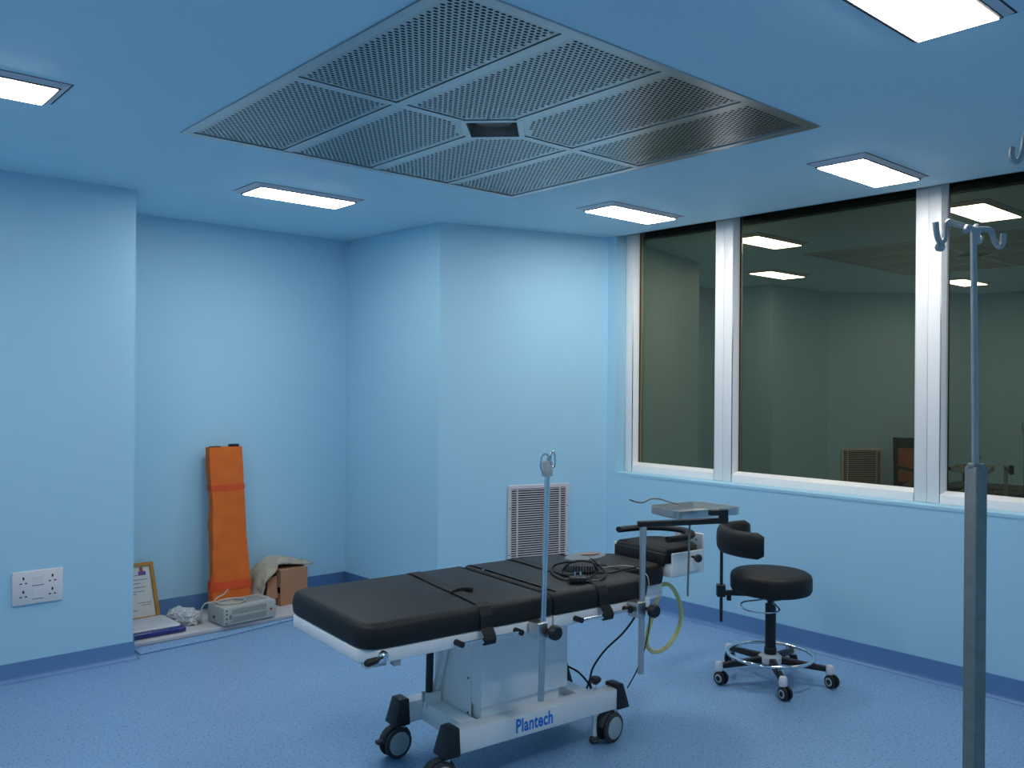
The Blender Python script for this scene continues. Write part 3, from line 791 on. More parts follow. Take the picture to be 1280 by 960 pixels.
obj('clamp_knob', MB().lathe([(0,-0.058),(0.022,-0.058),(0.028,-0.050),(0.028,-0.030),(0.020,-0.022),(0.008,-0.018),(0.008,0.0)], (lean(cz)+0.026, 0.0, cz), 12, 'y'), BLACKP, IV, smooth=True)
obj('pole_head', MB().box(lean(Hh)-0.020, lean(Hh)+0.016, -0.014, 0.014, Hh-0.055, Hh+0.002), HUBG, IV, bevel=0.004, seg=2, smooth=True)
def hook_ring(cx, cy, cz_, r, ang, a0, a1):
    pts = [(cx+r*0.75*math.cos(t)*math.cos(ang), cy+r*0.75*math.cos(t)*math.sin(ang), cz_+r*math.sin(t)) for t in [math.radians(a0+(a1-a0)*k/14) for k in range(15)]]
    return obj('hook', MB().tube(pts, 0.0036, 8), CHROME, IV, smooth=True)
hook_ring(lean(Hh)-0.022, -0.012, Hh-0.004, 0.034, 0.2, 10, 320)
hook_ring(lean(Hh)+0.022, -0.004, Hh+0.006, 0.031, 0.5, -75, 210)
hook_ring(lean(Hh)+0.0, -0.012, Hh-0.004, 0.022, 1.5, -80, 120)

# instrument tray on a swivel arm
pb2 = TP(801, 842, pc); pt2 = TP(804, 658, pc)
TS = empty('instrument_tray_stand', tw((pb2.x, pc, pb2.z)), TA)
tag(TS, 'steel instrument tray on a black swivel arm above the table head', 'instrument tray')
H2 = pt2.z-pb2.z
obj('support_tube', MB().cyl((0,0,0), (0.006,0,H2-0.055), 0.0125, 16), TUBE, TS, smooth=True)
obj('support_tube', MB().cyl((0.006,0,H2-0.075), (0.007,0,H2), 0.0145, 16), TUBE, TS, smooth=True)
cz = TP(803, 762, pc).z-pb2.z
obj('clamp', MB().box(-0.036, 0.014, -0.014, 0.044, cz-0.026, cz+0.036), STAIN, TS, bevel=0.003, seg=1)
obj('clamp_knob', MB().lathe([(0,-0.058),(0.022,-0.058),(0.028,-0.050),(0.028,-0.030),(0.020,-0.022),(0.008,-0.018),(0.008,0.0)], (0.030, 0.0, cz), 12, 'y'), BLACKP, TS, smooth=True)
base = Vector((pb2.x, pc, pb2.z))
za = pt2.z+0.012
e1 = TZ(903, 650, za)-base; e0 = Vector((0.005, 0, H2+0.012))
dr = (e1-e0); dr.z = 0; dl = dr.length; dr.normalize(); sd = Vector((-dr.y, dr.x, 0))
def along(t, s, z): p = e0+dr*t+sd*s; return (p.x, p.y, z)
z0_, z1_ = H2-0.002, H2+0.022
arm = MB().hexa([along(-0.022,-0.011,z0_), along(dl+0.02,-0.011,z0_), along(dl+0.02,0.011,z0_), along(-0.022,0.011,z0_)],
                [along(-0.022,-0.011,z1_), along(dl+0.02,-0.011,z1_), along(dl+0.02,0.011,z1_), along(-0.022,0.011,z1_)])
obj('swivel_arm', arm, BLACKP, TS, bevel=0.003, seg=1)
ub = MB().hexa([along(dl-0.012,-0.013,z0_), along(dl+0.022,-0.013,z0_), along(dl+0.022,0.013,z0_), along(dl-0.012,0.013,z0_)],
               [along(dl-0.012,-0.013,z1_+0.036), along(dl+0.022,-0.013,z1_+0.036), along(dl+0.022,0.013,z1_+0.036), along(dl-0.012,0.013,z1_+0.036)])
ub.hexa([along(dl-0.062,-0.011,z1_+0.012), along(dl-0.008,-0.011,z1_+0.012), along(dl-0.008,0.011,z1_+0.012), along(dl-0.062,0.011,z1_+0.012)],
        [along(dl-0.062,-0.011,z1_+0.034), along(dl-0.008,-0.011,z1_+0.034), along(dl-0.008,0.011,z1_+0.034), along(dl-0.062,0.011,z1_+0.034)])
obj('arm_bracket', ub, BLACKP, TS, bevel=0.002, seg=1)
zt = 0.972                          # rim height of the tray
cor = [TZ(809, 631.5, zt)-base, TZ(848, 640, zt)-base, TZ(930, 633.5, zt)-base, TZ(870, 626.2, zt)-base]
outer = rounded([(p.x, p.y) for p in cor], 0.045, 4)
cxy = Vector((sum(p[0] for p in outer)/len(outer), sum(p[1] for p in outer)/len(outer)))
def sc(poly, k): return [(cxy.x+(p[0]-cxy.x)*k, cxy.y+(p[1]-cxy.y)*k) for p in poly]
zr = zt-base.z
levels = [(1.0, zr-0.002), (1.0, zr), (0.955, zr), (0.93, zr-0.024), (0.0, zr-0.026)]
tb = MB(); n = len(outer)
prof = [(0.0, zr-0.034), (0.965, zr-0.034), (0.980, zr-0.031), (0.985, zr-0.003), (1.0, zr-0.003), (1.0, zr), (0.972, zr), (0.960, zr-0.030), (0.0, zr-0.031)]
vs = []; fs = []
for (k, z) in prof:
    for q in sc(outer, max(k, 0.001)): vs.append((q[0], q[1], z))
for j in range(len(prof)-1):
    for i in range(n): fs.append((j*n+i, j*n+(i+1)%n, (j+1)*n+(i+1)%n, (j+1)*n+i))
tb.add(vs, fs)
obj('tray', tb, STAIN, TS, smooth=True, angle=35)
# thin rod hanging under the tray
ra = TZ(862.5, 648, zr-0.03+base.z)
ra = TP(862.5, 647, 0.0); rb_ = TP(859.5, 745, 0.0)
cy_ = cxy.y+base.y-0.02
ra = TP(862.5, 646, cy_); rb_ = TP(859.5, 745, cy_)
obj('hanging_rod', MB().cyl((ra.x-base.x, cy_-base.y, zr-0.03), (rb_.x-base.x, cy_-base.y, rb_.z-base.z), 0.0045, 8), GALV, TS, smooth=True)
# bent probe lying over the tray's far edge
pr_ = [TZ(848, 631, zt+0.004), TZ(838, 628, zt+0.006), TZ(826, 624.2, zt+0.010), TZ(814, 623.6, zt+0.012), TZ(803, 628.5, zt+0.006), TZ(795, 627.5, zt+0.010), TZ(787, 624.5, zt+0.016)]
zz0 = [zt-0.004, zt+0.008, zt+0.020, zt+0.020, zt+0.004, zt+0.006, zt+0.016]
prb = [tw(TP(848, 630, cy_+0.02)), tw(TP(836, 627.5, cy_+0.04)), tw(TP(825, 624, cy_+0.05)), tw(TP(814, 623.6, cy_+0.06)), tw(TP(804, 628, cy_+0.06)), tw(TP(795, 627.5, cy_+0.06)), tw(TP(787, 624.5, cy_+0.06))]
cable('bent_probe', prb, 0.0035, GALV, 'thin wavy steel probe sticking out over the edge of the tray', 'surgical probe')

# yellow hose hanging from the table head
cable('yellow_hose', [tw(TP(x, y, 0.16)) for x, y in [(824,734),(829,730.5),(836,731),(843,738),(849,752),(851.5,768),(848,786),(840,801),(830,811),(820,815),(812,812),(808.5,803),(810,790),(815,772),(820,755),(825,738)]],
      0.0100, YELLOW, 'yellow rubber hose hanging in a loop under the table head', 'hose', None, 5)

# hand / foot control resting on the mattress, with its black cable
fc = TZ(727, 712.5, ZM)
FP = empty('foot_control', tw((fc.x, fc.y, ZM+0.001)), TA)
tag(FP, 'round grey foot pedal control lying on the black mattress', 'foot pedal')
prof = [(0,0),(0.070,0.0)] + [(0.072-(0.003 if k % 2 else 0), 0.004+k*0.003) for k in range(8)] + [(0.066,0.030),(0,0.031)]
rb2 = MB(); sg = 48; vs = []; fs = []
ridge = MB().lathe([(0,0),(0.074,0.0),(0.078,0.006),(0.076,0.030),(0.066,0.038),(0,0.039)], (0,0,0), 32)
obj('pedal_body', ridge, RUBBER, FP, smooth=True)
rg = MB()
for k in range(40):
    a_ = 2*math.pi*k/40
    p = Vector((0.0775*math.cos(a_), 0.0775*math.sin(a_), 0))
    rg.cyl(p+Vector((0,0,0.005)), p+Vector((0,0,0.032)), 0.0028, 5)
obj('ribbed_band', rg, PEDALG, FP)
tp_ = MB().lathe([(0,0.0),(0.088,0.0),(0.092,0.004),(0.088,0.009),(0,0.010)], (0,0,0), 32)
for i, v in enumerate(tp_.v):
    tp_.v[i] = (v[0]*1.15+0.055, v[1]*0.75+0.040, v[2]+0.040+0.10*(v[0]*0.3))
obj('pedal_plate', tp_, PEDALG, FP, smooth=True)
pp_ = MB().lathe([(0,0.0),(0.040,0.0),(0.042,0.002),(0,0.004)], (0,0,0), 24)
for i, v in enumerate(pp_.v): pp_.v[i] = (v[0]*1.1+0.092, v[1]*0.7+0.048, v[2]+0.0525)
obj('pedal_pad', pp_, PEDALP, FP, smooth=True)
zc = ZM+0.006
def tz(x, y, dz=0.0): p = TZ(x, y, zc+dz); return tw((p.x, p.y, zc+dz))
cp = [tz(803,708), tz(790,710), tz(775,713), tz(762,716), tz(748,715.5), tz(735,714), tz(722,716,.004), tz(708,719), tz(703,714,.01), tz(712,704,.045), tz(727,701,.055), tz(742,704,.05), tz(751,709,.03), tz(757,716,.008), tz(754,723), tz(744,726), tz(733,722,.004), tz(728,718,.006), tz(737,722,.006),
      tz(746,714,.012), tz(742,705,.05), tz(738,699,.06), tz(741,700,.058), tz(750,708,.035), tz(757,718,.006), tz(750,725), tz(735,727), tz(715,726), tz(697,721), tz(689,714), tz(693,707,.012), tz(706,703,.045), tz(720,702.5,.053)]
cable('control_cable', cp, 0.0042, CABLE, 'tangled black cable coiled around the foot pedal on the mattress', 'cable', None, 5)
pl = tz(722, 727)
PLG = empty('cable_plug', (pl.x, pl.y, ZM+0.001), TA-0.5)
tag(PLG, 'black moulded plug with shiny pins beside the foot pedal', 'plug')
obj('plug_body', MB().box(-0.035, 0.035, -0.022, 0.022, 0, 0.026), BLACKP, PLG, bevel=0.008, seg=2, smooth=True)
for dx in (-0.012, 0.012):
    obj('pin', MB().cyl((dx,0,0.025), (dx,0,0.043), 0.0042, 8), CHROME, PLG, smooth=True)
cable('thin_lead', [tz(752,709.5,.004), tz(765,708), tz(780,707), tz(790,708), tz(800,711), tw(TP(806,716,YN+0.02)), tw(TP(810,722,YN-0.012)), tw(TP(811.5,735,YN-0.012))], 0.0022, GCABLE, 'thin grey lead trailing over the mattress edge by the tray pole', 'cable', None, 6)

# ================================================================== STOOL
SC = Vector((3.985, 2.482, 0))
ST = empty('surgeon_stool', SC, 0)
tag(ST, 'black round stool with curved backrest and five castors by the window wall', 'stool')
seat = MB().lathe([(0,0.452),(0.180,0.452),(0.196,0.458),(0.204,0.474),(0.204,0.529),(0.199,0.544),(0.186,0.554),(0.150,0.558),(0,0.560)], (0,0,0), 48)
obj('seat', seat, LEATHER, ST, smooth=True, angle=60)
obj('seat_plate', MB().lathe([(0,0.418),(0.060,0.418),(0.085,0.453),(0,0.453)], (0,0,0), 20), BLACKP, ST, smooth=True)
obj('gas_column', MB().lathe([(0,0.130),(0.031,0.130),(0.031,0.165),(0.027,0.170),(0.027,0.390),(0.017,0.392),(0.017,0.420),(0,0.420)], (0,0,0), 24), BLACKP, ST, smooth=True, angle=30)
obj('hub', MB().lathe([(0,0.088),(0.050,0.088),(0.062,0.098),(0.060,0.120),(0.045,0.134),(0,0.136)], (0,0,0), 24), WPLAST, ST, smooth=True)
for k in range(5):
    a_ = math.radians(8+72*k); d_ = Vector((math.cos(a_), math.sin(a_), 0)); s_ = Vector((-d_.y, d_.x, 0))
    def lp(t, s, z): q = d_*t+s_*s; return (q.x, q.y, z)
    lg = obj('leg', MB().hexa([lp(0.045,-0.020,0.090), lp(0.045,0.020,0.090), lp(0.272,0.015,0.078), lp(0.272,-0.015,0.078)][::-1],
                              [lp(0.045,-0.017,0.124), lp(0.045,0.017,0.124), lp(0.272,0.013,0.104), lp(0.272,-0.013,0.104)][::-1]), BLACKP, ST, bevel=0.005, seg=2, smooth=True)
    e_ = d_*0.288
    obj('leg_cap', MB().lathe([(0,0.066),(0.019,0.066),(0.021,0.072),(0.020,0.102),(0.015,0.110),(0,0.111)], (e_.x, e_.y, 0), 14), WPLAST, lg, smooth=True)
    ca = a_ + (0.9, -1.1, 2.0, 0.5, -0.7)[k]
    cv = Vector((math.cos(ca), math.sin(ca), 0)); off = e_ + cv*0.014
    cs = obj('castor', MB().cyl((e_.x, e_.y, 0.050), (e_.x, e_.y, 0.068), 0.008, 8).lathe([(0.0,-0.008),(0.030,-0.008),(0.034,0.0),(0.030,0.008),(0.0,0.008)], (0,0,0), 18, 'y') if False else MB().cyl((e_.x, e_.y, 0.040), (e_.x, e_.y, 0.068), 0.009, 8), BLACKP, lg, smooth=True)
    for sgn in (-1, 1):
        wh = MB().lathe([(0,-0.008),(0.026,-0.009),(0.0325,-0.005),(0.0335,0.001),(0.031,0.007),(0,0.009)], (0, sgn*0.014, 0), 20, 'y')
        w = obj('castor_wheel', wh, BLACKP, lg, smooth=True); w.location = (off.x, off.y, 0.0338); w.rotation_euler = (0, 0, ca)
        hb = MB().lathe([(0.013,sgn*0.0105),(0.020,sgn*0.0100),(0.0225,sgn*0.008)], (0, sgn*0.014, 0), 20, 'y')
        h_ = obj('wheel_hub', hb, HUBG, lg, smooth=True); h_.location = (off.x, off.y, 0.0338); h_.rotation_euler = (0, 0, ca)
obj('foot_ring', MB().tube(arc_pts((0,0), 0.214, 0, 2*math.pi*47/48, 47, 0.130), 0.0085, 10, closed=True), CHROME, ST, smooth=True)
for k in range(5):
    a_ = math.radians(8+72*k)
    obj('ring_support', MB().cyl((0.205*math.cos(a_),0.205*math.sin(a_),0.100), (0.212*math.cos(a_),0.212*math.sin(a_),0.128), 0.007, 8), CHROME, ST, smooth=True)
# backrest: padded arc on a black post at the left side of the seat
bl = -_r0                          # direction to the left in the photo
ba = math.atan2(bl.y, bl.x)
bang = ba - math.radians(6)
bc = Vector((math.cos(bang)*0.020, math.sin(bang)*0.020, 0))
n_ = 20; half = math.radians(76); BR = 0.222
rings = []; vs = []; fs = []; sgm = 12
for i in range(n_+1):
    t = -half+2*half*i/n_
    c_ = Vector((bc.x+BR*math.cos(bang+t), bc.y+BR*math.sin(bang+t), 0.720))
    ro = Vector((math.cos(bang+t), math.sin(bang+t), 0))
    endk = max(0.0, (abs(t)/half-0.90)/0.10); kk = math.sqrt(max(0.0, 1-endk*endk*0.85))
    for k in range(sgm):
        u = 2*math.pi*k/sgm
        cu_, su_ = math.cos(u), math.sin(u)
        ex_ = 0.034*math.copysign(abs(cu_)**0.7, cu_)*kk; ez_ = 0.066*math.copysign(abs(su_)**0.65, su_)*(0.55+0.45*kk)
        q = c_+ro*ex_; vs.append((q.x, q.y, q.z+ez_))
for i in range(n_):
    for k in range(sgm):
        l = (k+1) % sgm; fs.append((i*sgm+k, (i+1)*sgm+k, (i+1)*sgm+l, i*sgm+l))
fs.append(tuple(range(sgm))); fs.append(tuple(range(n_*sgm, (n_+1)*sgm))[::-1])
obj('backrest', MB().add(vs, fs), LEATHER, ST, smooth=True, angle=60)
pp = bc + Vector((math.cos(bang), math.sin(bang), 0))*(BR+0.010)
def bd(t, s, z): q = Vector((math.cos(bang), math.sin(bang), 0))*t + Vector((-math.sin(bang), math.cos(bang), 0))*s; return (q.x, q.y, z)
R_ = 0.250
obj('back_post', MB().hexa([bd(R_-0.007,-0.013,0.290), bd(R_+0.007,-0.013,0.290), bd(R_+0.007,0.013,0.290), bd(R_-0.007,0.013,0.290)],
                           [bd(R_-0.007,-0.013,0.680), bd(R_+0.007,-0.013,0.680), bd(R_+0.007,0.013,0.680), bd(R_-0.007,0.013,0.680)]), BLACKP, ST, bevel=0.003, seg=1)
bk = obj('post_bracket', MB().hexa([bd(0.06,-0.016,0.428), bd(R_+0.022,-0.016,0.428), bd(R_+0.022,0.016,0.428), bd(0.06,0.016,0.428)],
                              [bd(0.06,-0.016,0.452), bd(R_+0.022,-0.016,0.452), bd(R_+0.022,0.016,0.452), bd(0.06,0.016,0.452)])
    .hexa([bd(R_-0.020,-0.021,0.420), bd(R_+0.024,-0.021,0.420), bd(R_+0.024,0.021,0.420), bd(R_-0.020,0.021,0.420)],
          [bd(R_-0.020,-0.021,0.482), bd(R_+0.024,-0.021,0.482), bd(R_+0.024,0.021,0.482), bd(R_-0.020,0.021,0.482)]), BLACKP, ST, bevel=0.003, seg=1)
obj('bracket_screw', MB().cyl(bd(R_-0.04, -0.005, 0.40), bd(R_-0.04, -0.005, 0.43), 0.012, 10), BLACKP, bk, smooth=True)
lvp = [Vector((0,0,0.425))] + [Vector((math.cos(a_)*0.19, math.sin(a_)*0.19, 0.405)) for a_ in [ba+math.radians(d) for d in (20, 30, 45, 58, 70)]] + [Vector((0.02*bl.x, 0.02*bl.y, 0.400))]
fwd = -Vector((_f.x, _f.y, 0))
def sp(l, f_, z): q = bl*l+fwd*f_; return (q.x, q.y, z)
obj('height_lever', MB().tube(smooth_path([sp(0.0,0.02,0.425), sp(0.07,0.06,0.424), sp(0.16,0.08,0.418), sp(0.185,0.12,0.408), sp(0.17,0.165,0.398), sp(0.11,0.190,0.392), sp(0.04,0.185,0.392), sp(0.0,0.15,0.398), sp(0.01,0.06,0.415), sp(0.0,0.01,0.425)], 5), 0.0042, 8), CHROME, ST, smooth=True)

# ================================================================== TALL DRIP STAND (right)
DP = 1.90
fb_ = Pd(1219, 700, DP)
DS = empty('drip_stand', (fb_.x, fb_.y, 0), YAW)
tag(DS, 'tall grey steel drip stand with hooks at the right edge', 'drip stand')
sb = Vector((fb_.x, fb_.y, 0))
def Q(px, py, d=DP):               # local coordinates of the stand (local x = away from camera, y = left)
    w = Pd(px, py, d)-sb
    return Vector((w.x*math.cos(YAW)+w.y*math.sin(YAW), -w.x*math.sin(YAW)+w.y*math.cos(YAW), w.z))
tj = Q(1222, 583).z
obj('outer_tube', MB().box(-0.0165, 0.0165, -0.0165, 0.0165, 0.10, tj), GALV, DS, bevel=0.004, seg=2, smooth=True).rotation_euler = (0, 0, 0.35)
obj('tube_collar', MB().lathe([(0.006,-0.004),(0.017,-0.004),(0.018,0.0),(0.016,0.006),(0.006,0.007)], (0,0,tj), 16), GALV, DS, smooth=True)
top = Q(1217, 288)
obj('inner_rod', MB().cyl((0,0,tj-0.10), (top.x,top.y,top.z), 0.0068, 12), HOOKG, DS, smooth=True)
def hook(pts): return obj('hook', MB().tube(smooth_path([Q(*p) for p in pts], 6), 0.0062, 10), HOOKG, DS, smooth=True)
hook([(1217,287,DP), (1205,283,DP-0.01), (1192,279,DP-0.03), (1186,277,DP-0.04), (1182.5,282,DP-0.045), (1182,293,DP-0.05), (1180,300,DP-0.055), (1176,303,DP-0.06), (1172.5,298,DP-0.065), (1170.5,288,DP-0.07), (1169.5,278,DP-0.07)])
hook([(1217,287,DP), (1228,286.5,DP+0.01), (1236,287,DP+0.02), (1240,291,DP+0.03), (1243,300,DP+0.035), (1247,307,DP+0.035), (1251,308,DP+0.03), (1253.5,303,DP+0.03), (1254.5,292,DP+0.03)])
hook([(1217,287,DP), (1219,284,DP+0.05), (1221,283,DP+0.08), (1222,288,DP+0.09), (1222,298,DP+0.10), (1224,302,DP+0.12), (1226,297,DP+0.13)])
hook([(1217,287,DP), (1213,285,DP-0.04), (1209,284,DP-0.07), (1207,289,DP-0.08), (1206,298,DP-0.08), (1203,302,DP-0.09)][:4])
wb = Q(1175, 309, DP-0.06)
obj('weld_bead', MB().lathe([(0,-0.010),(0.008,-0.007),(0.011,0.0),(0.008,0.007),(0,0.010)], tuple(wb), 10), HOOKG, DS, smooth=True)
def stand_base(root, mt):
    obj('base_hub', MB().lathe([(0,0.085),(0.035,0.085),(0.040,0.10),(0.030,0.135),(0.024,0.140),(0,0.140)], (0,0,0), 16), mt, root, smooth=True)
    for k in range(5):
        a_ = math.radians(20+72*k)
        lg = obj('leg', MB().tube([(0.03*math.cos(a_),0.03*math.sin(a_),0.105), (0.20*math.cos(a_),0.20*math.sin(a_),0.090), (0.24*math.cos(a_),0.24*math.sin(a_),0.066)], 0.011, 8), mt, root, smooth=True)
        w = obj('castor_wheel', MB().lathe([(0,-0.010),(0.024,-0.010),(0.028,0.0),(0.024,0.010),(0,0.010)], (0.24*math.cos(a_),0.24*math.sin(a_),0.0283), 16, 'y'), RUBBER, lg, smooth=True)
        obj('castor_stem', MB().cyl((0.24*math.cos(a_),0.24*math.sin(a_),0.045), (0.24*math.cos(a_),0.24*math.sin(a_),0.068), 0.008, 8), mt, lg, smooth=True)
stand_base(DS, GALV)
# second stand, only one hook of it shows at the right edge
D2 = 1.20
s2 = Pd(1385, 300, D2)
DS2 = empty('drip_stand', (s2.x, s2.y, 0), YAW)
tag(DS2, 'drip stand beyond the right edge of which only one hook shows near the ceiling', 'drip stand')
def Q2(px, py, d=D2):
    w = Pd(px, py, d)-Vector((s2.x, s2.y, 0))
    return Vector((w.x*math.cos(YAW)+w.y*math.sin(YAW), -w.x*math.sin(YAW)+w.y*math.cos(YAW), w.z))
t2 = Q2(1385, 165)
obj('outer_tube', MB().cyl((0,0,0.10), (0,0,1.25), 0.0125, 14), GALV, DS2, smooth=True)
obj('inner_rod', MB().cyl((0,0,1.2), (t2.x,t2.y,t2.z), 0.0068, 12), GALV, DS2, smooth=True)
obj('hook', MB().tube(smooth_path([Q2(*p) for p in [(1385,166), (1340,163), (1297,161), (1287,163), (1281,172), (1279,184), (1277,196), (1271.5,202), (1266,199), (1264.5,191), (1266,184)]], 6), 0.0040, 10), HOOKG, DS2, smooth=True)
obj('hook', MB().tube(smooth_path([Q2(*p) for p in [(1385,166), (1430,163), (1473,161), (1483,163), (1489,172), (1491,184), (1493,196), (1499,202), (1504,199)]], 6), 0.0040, 10), HOOKG, DS2, smooth=True)
stand_base(DS2, GALV)

# ================================================================== ALCOVE CLUTTER
bd0 = Pz(167, 812, AZ); BT = AZ+0.026
bo = MB().prism([(1.668, 5.070), (2.92, 5.090), (2.92, 5.555), (1.668, 5.555)], AZ, BT)
tag(obj('grey_board', bo, BOARD, bevel=0.006, seg=3, smooth=True), 'pale grey board lying flat on the alcove floor under the clutter', 'board')

# metal case with vents
fl = Pz(280.5, 785.5, BT); fr_ = Pz(346, 772, BT)
cdx = Vector((fr_.x-fl.x, fr_.y-fl.y, 0)); cwid = cdx.length; cang = math.atan2(cdx.y, cdx.x)
chgt = 0.150
for _z in range(40):
    pass
ftop = Pline(278.5, 762, (fl.x, fl.y), (fr_.x, fr_.y)); chgt = ftop.z-BT
CS = empty('voltage_stabiliser', (fl.x, fl.y+0.012, BT+0.0005), cang)
tag(CS, 'dusty grey metal electrical case with vents on the board in the alcove', 'electrical case')
cdep = 0.205
obj('case', MB().box(0, cwid, 0, cdep, 0.006, chgt), BOXG, CS, bevel=0.005, seg=2, smooth=True)
for fx in (0.03, cwid-0.03):
    for fy in (0.03, cdep-0.03):
        obj('foot', MB().box(fx-0.012, fx+0.012, fy-0.012, fy+0.012, 0, 0.007), BLACKP, CS)
for zb_ in (0.28, 0.68):
    for rr in range(4):
        vn = MB()
        for k in range(22):
            x_ = cwid*0.16+k*cwid*0.030
            vn.box(x_, x_+cwid*0.017, -0.0012, 0.001, chgt*zb_+rr*0.0085-0.010, chgt*zb_+rr*0.0085-0.005)
        o_ = obj('vent_row', vn, BOXD, CS); o_['kind'] = 'stuff'
for rr in range(5):
    vn = MB()
    for k in range(16):
        x_ = cwid*0.40+k*cwid*0.032
        vn.box(x_, x_+cwid*0.018, cdep*0.25+rr*0.026, cdep*0.25+rr*0.026+0.014, chgt-0.001, chgt+0.001)
    o_ = obj('vent_row', vn, BOXD, CS); o_['kind'] = 'stuff'
obj('red_lamp', MB().lathe([(0,-0.006),(0.007,-0.005),(0.008,0)], (cwid*0.90, 0, chgt*0.52), 10, 'y'), REDD, CS, smooth=True)
obj('switch', MB().box(cwid*0.11, cwid*0.14, -0.006, 0.0, chgt*0.38, chgt*0.60), PEDALG, CS)
for zz in (0.18, 0.42, 0.65, 0.84):
    obj('terminal', MB().lathe([(0,-0.004),(0.004,-0.003),(0.005,0)], (cwid*0.055, 0, chgt*zz), 8, 'y'), BLACKP, CS)
obj('side_socket', MB().box(-0.003, 0.001, cdep*0.55, cdep*0.62, chgt*0.30, chgt*0.45), BLACKP, CS)
cy0 = Vector((fl.x, fl.y+0.012, 0)); cxv = Vector((math.cos(cang), math.sin(cang), 0)); cyv = Vector((-math.sin(cang), math.cos(cang), 0))
def cw_(x, y, z): return cy0+cxv*x+cyv*y+Vector((0, 0, BT+z))
h_ = chgt+0.006
coil = [cw_(-0.055,0.16,0.012), cw_(-0.075,0.15,0.05), cw_(-0.06,0.14,0.12), cw_(-0.01,0.13,h_+0.015)]
coil += [cw_(0.105+0.085*math.cos(t), 0.105+0.065*math.sin(t), h_+0.002+0.003*(t/6)) for t in [math.radians(d) for d in range(170, 560, 26)]]
coil += [cw_(0.02,0.15,h_+0.012), cw_(0.06,0.19,h_+0.02), cw_(0.10,0.20,h_+0.028), cw_(0.125,0.19,h_+0.06)]
cable('power_lead', coil, 0.0042, GCABLE, 'pale grey power lead coiled on top of the metal case', 'cable', None, 5)

# orange stretcher bag leaning on the back wall
ow, oth = 0.232, 0.075
ox = Py(264.5, 556, 5.55).x; ox2 = Py(313, 745, 5.42).x
otop = Py(287, 557, 5.56).z
OB = empty('stretcher_bag', ((Py(263, 740, 5.40).x+ox2)/2, 5.405, BT+0.001))
tag(OB, 'tall orange folded canvas stretcher leaning upright on the alcove wall', 'stretcher')
Lb = otop-BT-0.004
lean_a = math.atan2(0.120, Lb)
nz, nx_ = 44, 12
vs = []; fs = []
def prof_pt(u, v):                  # u 0..1 around, v 0..1 up
    per = [(-.5,-.5),(.5,-.5),(.5,.5),(-.5,.5)]
    k = u*4; i = int(k) % 4; t = k-int(k)
    a_ = per[i]; b_ = per[(i+1) % 4]
    x = a_[0]+(b_[0]-a_[0])*t; y = a_[1]+(b_[1]-a_[1])*t
    w_ = ow*(1.06-0.14*v)*(1+0.02*math.sin(v*9)); th_ = oth*(1.0-0.25*v)
    bulge = 1+0.10*(1-(2*x)**2) if abs(abs(y)-0.5) < 1e-6 else 1
    X, Y, Z = x*w_, y*th_*bulge, v*Lb
    nn = noise.noise(Vector((X*9, Y*9+3, Z*4)))*0.011+noise.noise(Vector((X*22, Y*22, Z*14)))*0.005
    if x < -0.25: X += noise.noise(Vector((1.3, Y*5, Z*6)))*0.012
    Y += nn
    return (X, Y+math.tan(lean_a)*Z, Z)
nu = 40
for j in range(nz+1):
    for i in range(nu): vs.append(prof_pt(i/nu, j/nz))
for j in range(nz):
    for i in range(nu): fs.append((j*nu+i, j*nu+(i+1) % nu, (j+1)*nu+(i+1) % nu, (j+1)*nu+i))
fs.append(tuple(range(nu))[::-1]); fs.append(tuple(range(nz*nu, (nz+1)*nu)))
obj('canvas', MB().add(vs, fs), ORANGE, OB, smooth=True, angle=50)
def band(v0, v1, mt, name, grow=1.035):
    vs = []; fs = []
    for v in (v0, v1):
        cx_ = math.tan(lean_a)*v*Lb
        for i in range(nu):
            p = prof_pt(i/nu, v); vs.append((p[0]*grow, (p[1]-cx_)*grow*1.06+cx_, p[2]))
    for i in range(nu): fs.append((i, (i+1) % nu, nu+(i+1) % nu, nu+i))
    return obj(name, MB().add(vs, fs), mt, OB, smooth=True)
band(0.735, 0.768, ORANGED, 'webbing_strap'); band(0.135, 0.185, ORANGED, 'webbing_strap')
cx_ = math.tan(lean_a)*Lb
obj('pole_end', MB().box(0.030, 0.095, cx_-0.018, cx_+0.018, Lb-0.01, Lb+0.016), BLACKP, OB, bevel=0.004, seg=1)
obj('pole_end', MB().box(-0.098, -0.030, cx_-0.018, cx_+0.018, Lb-0.01, Lb+0.006), BLACKP, OB, bevel=0.003, seg=1)
obj('side_handle', MB().tube(smooth_path([(-0.122, -0.02, 0.26), (-0.140, -0.03, 0.20), (-0.142, -0.03, 0.12), (-0.128, -0.02, 0.06)], 5), 0.007, 8), ORANGED, OB, smooth=True)

# framed certificate leaning on the back wall
cb_ = Pz(199.5, 772, BT); ct = Py(190, 701.5, 5.585)
CF = empty('framed_certificate', (cb_.x-0.15, cb_.y-0.012 if cb_.y < 5.55 else 5.50, BT+0.001))
tag(CF, 'certificate in a golden wood frame leaning half hidden by the wall edge', 'framed certificate')
cby = CF.location.y
Hc = ct.z-BT; la = math.atan2(5.590-cby-0.01, Hc); Lc = Hc/math.cos(la)
ti = math.atan2(cb_.x-ct.x, Hc)
CF.rotation_euler = (-la, 0, 0)
skew = (ct.x-cb_.x)/Hc
def cf(x, z, y): return (x+skew*z, y, z)
fwid, fwk = 0.30, 0.023
def strip(x0, x1, z0, z1, y0, y1):
    return MB().hexa([cf(x0,z0,y0), cf(x1,z0,y0), cf(x1,z0,y1), cf(x0,z0,y1)], [cf(x0,z1,y0), cf(x1,z1,y0), cf(x1,z1,y1), cf(x0,z1,y1)])
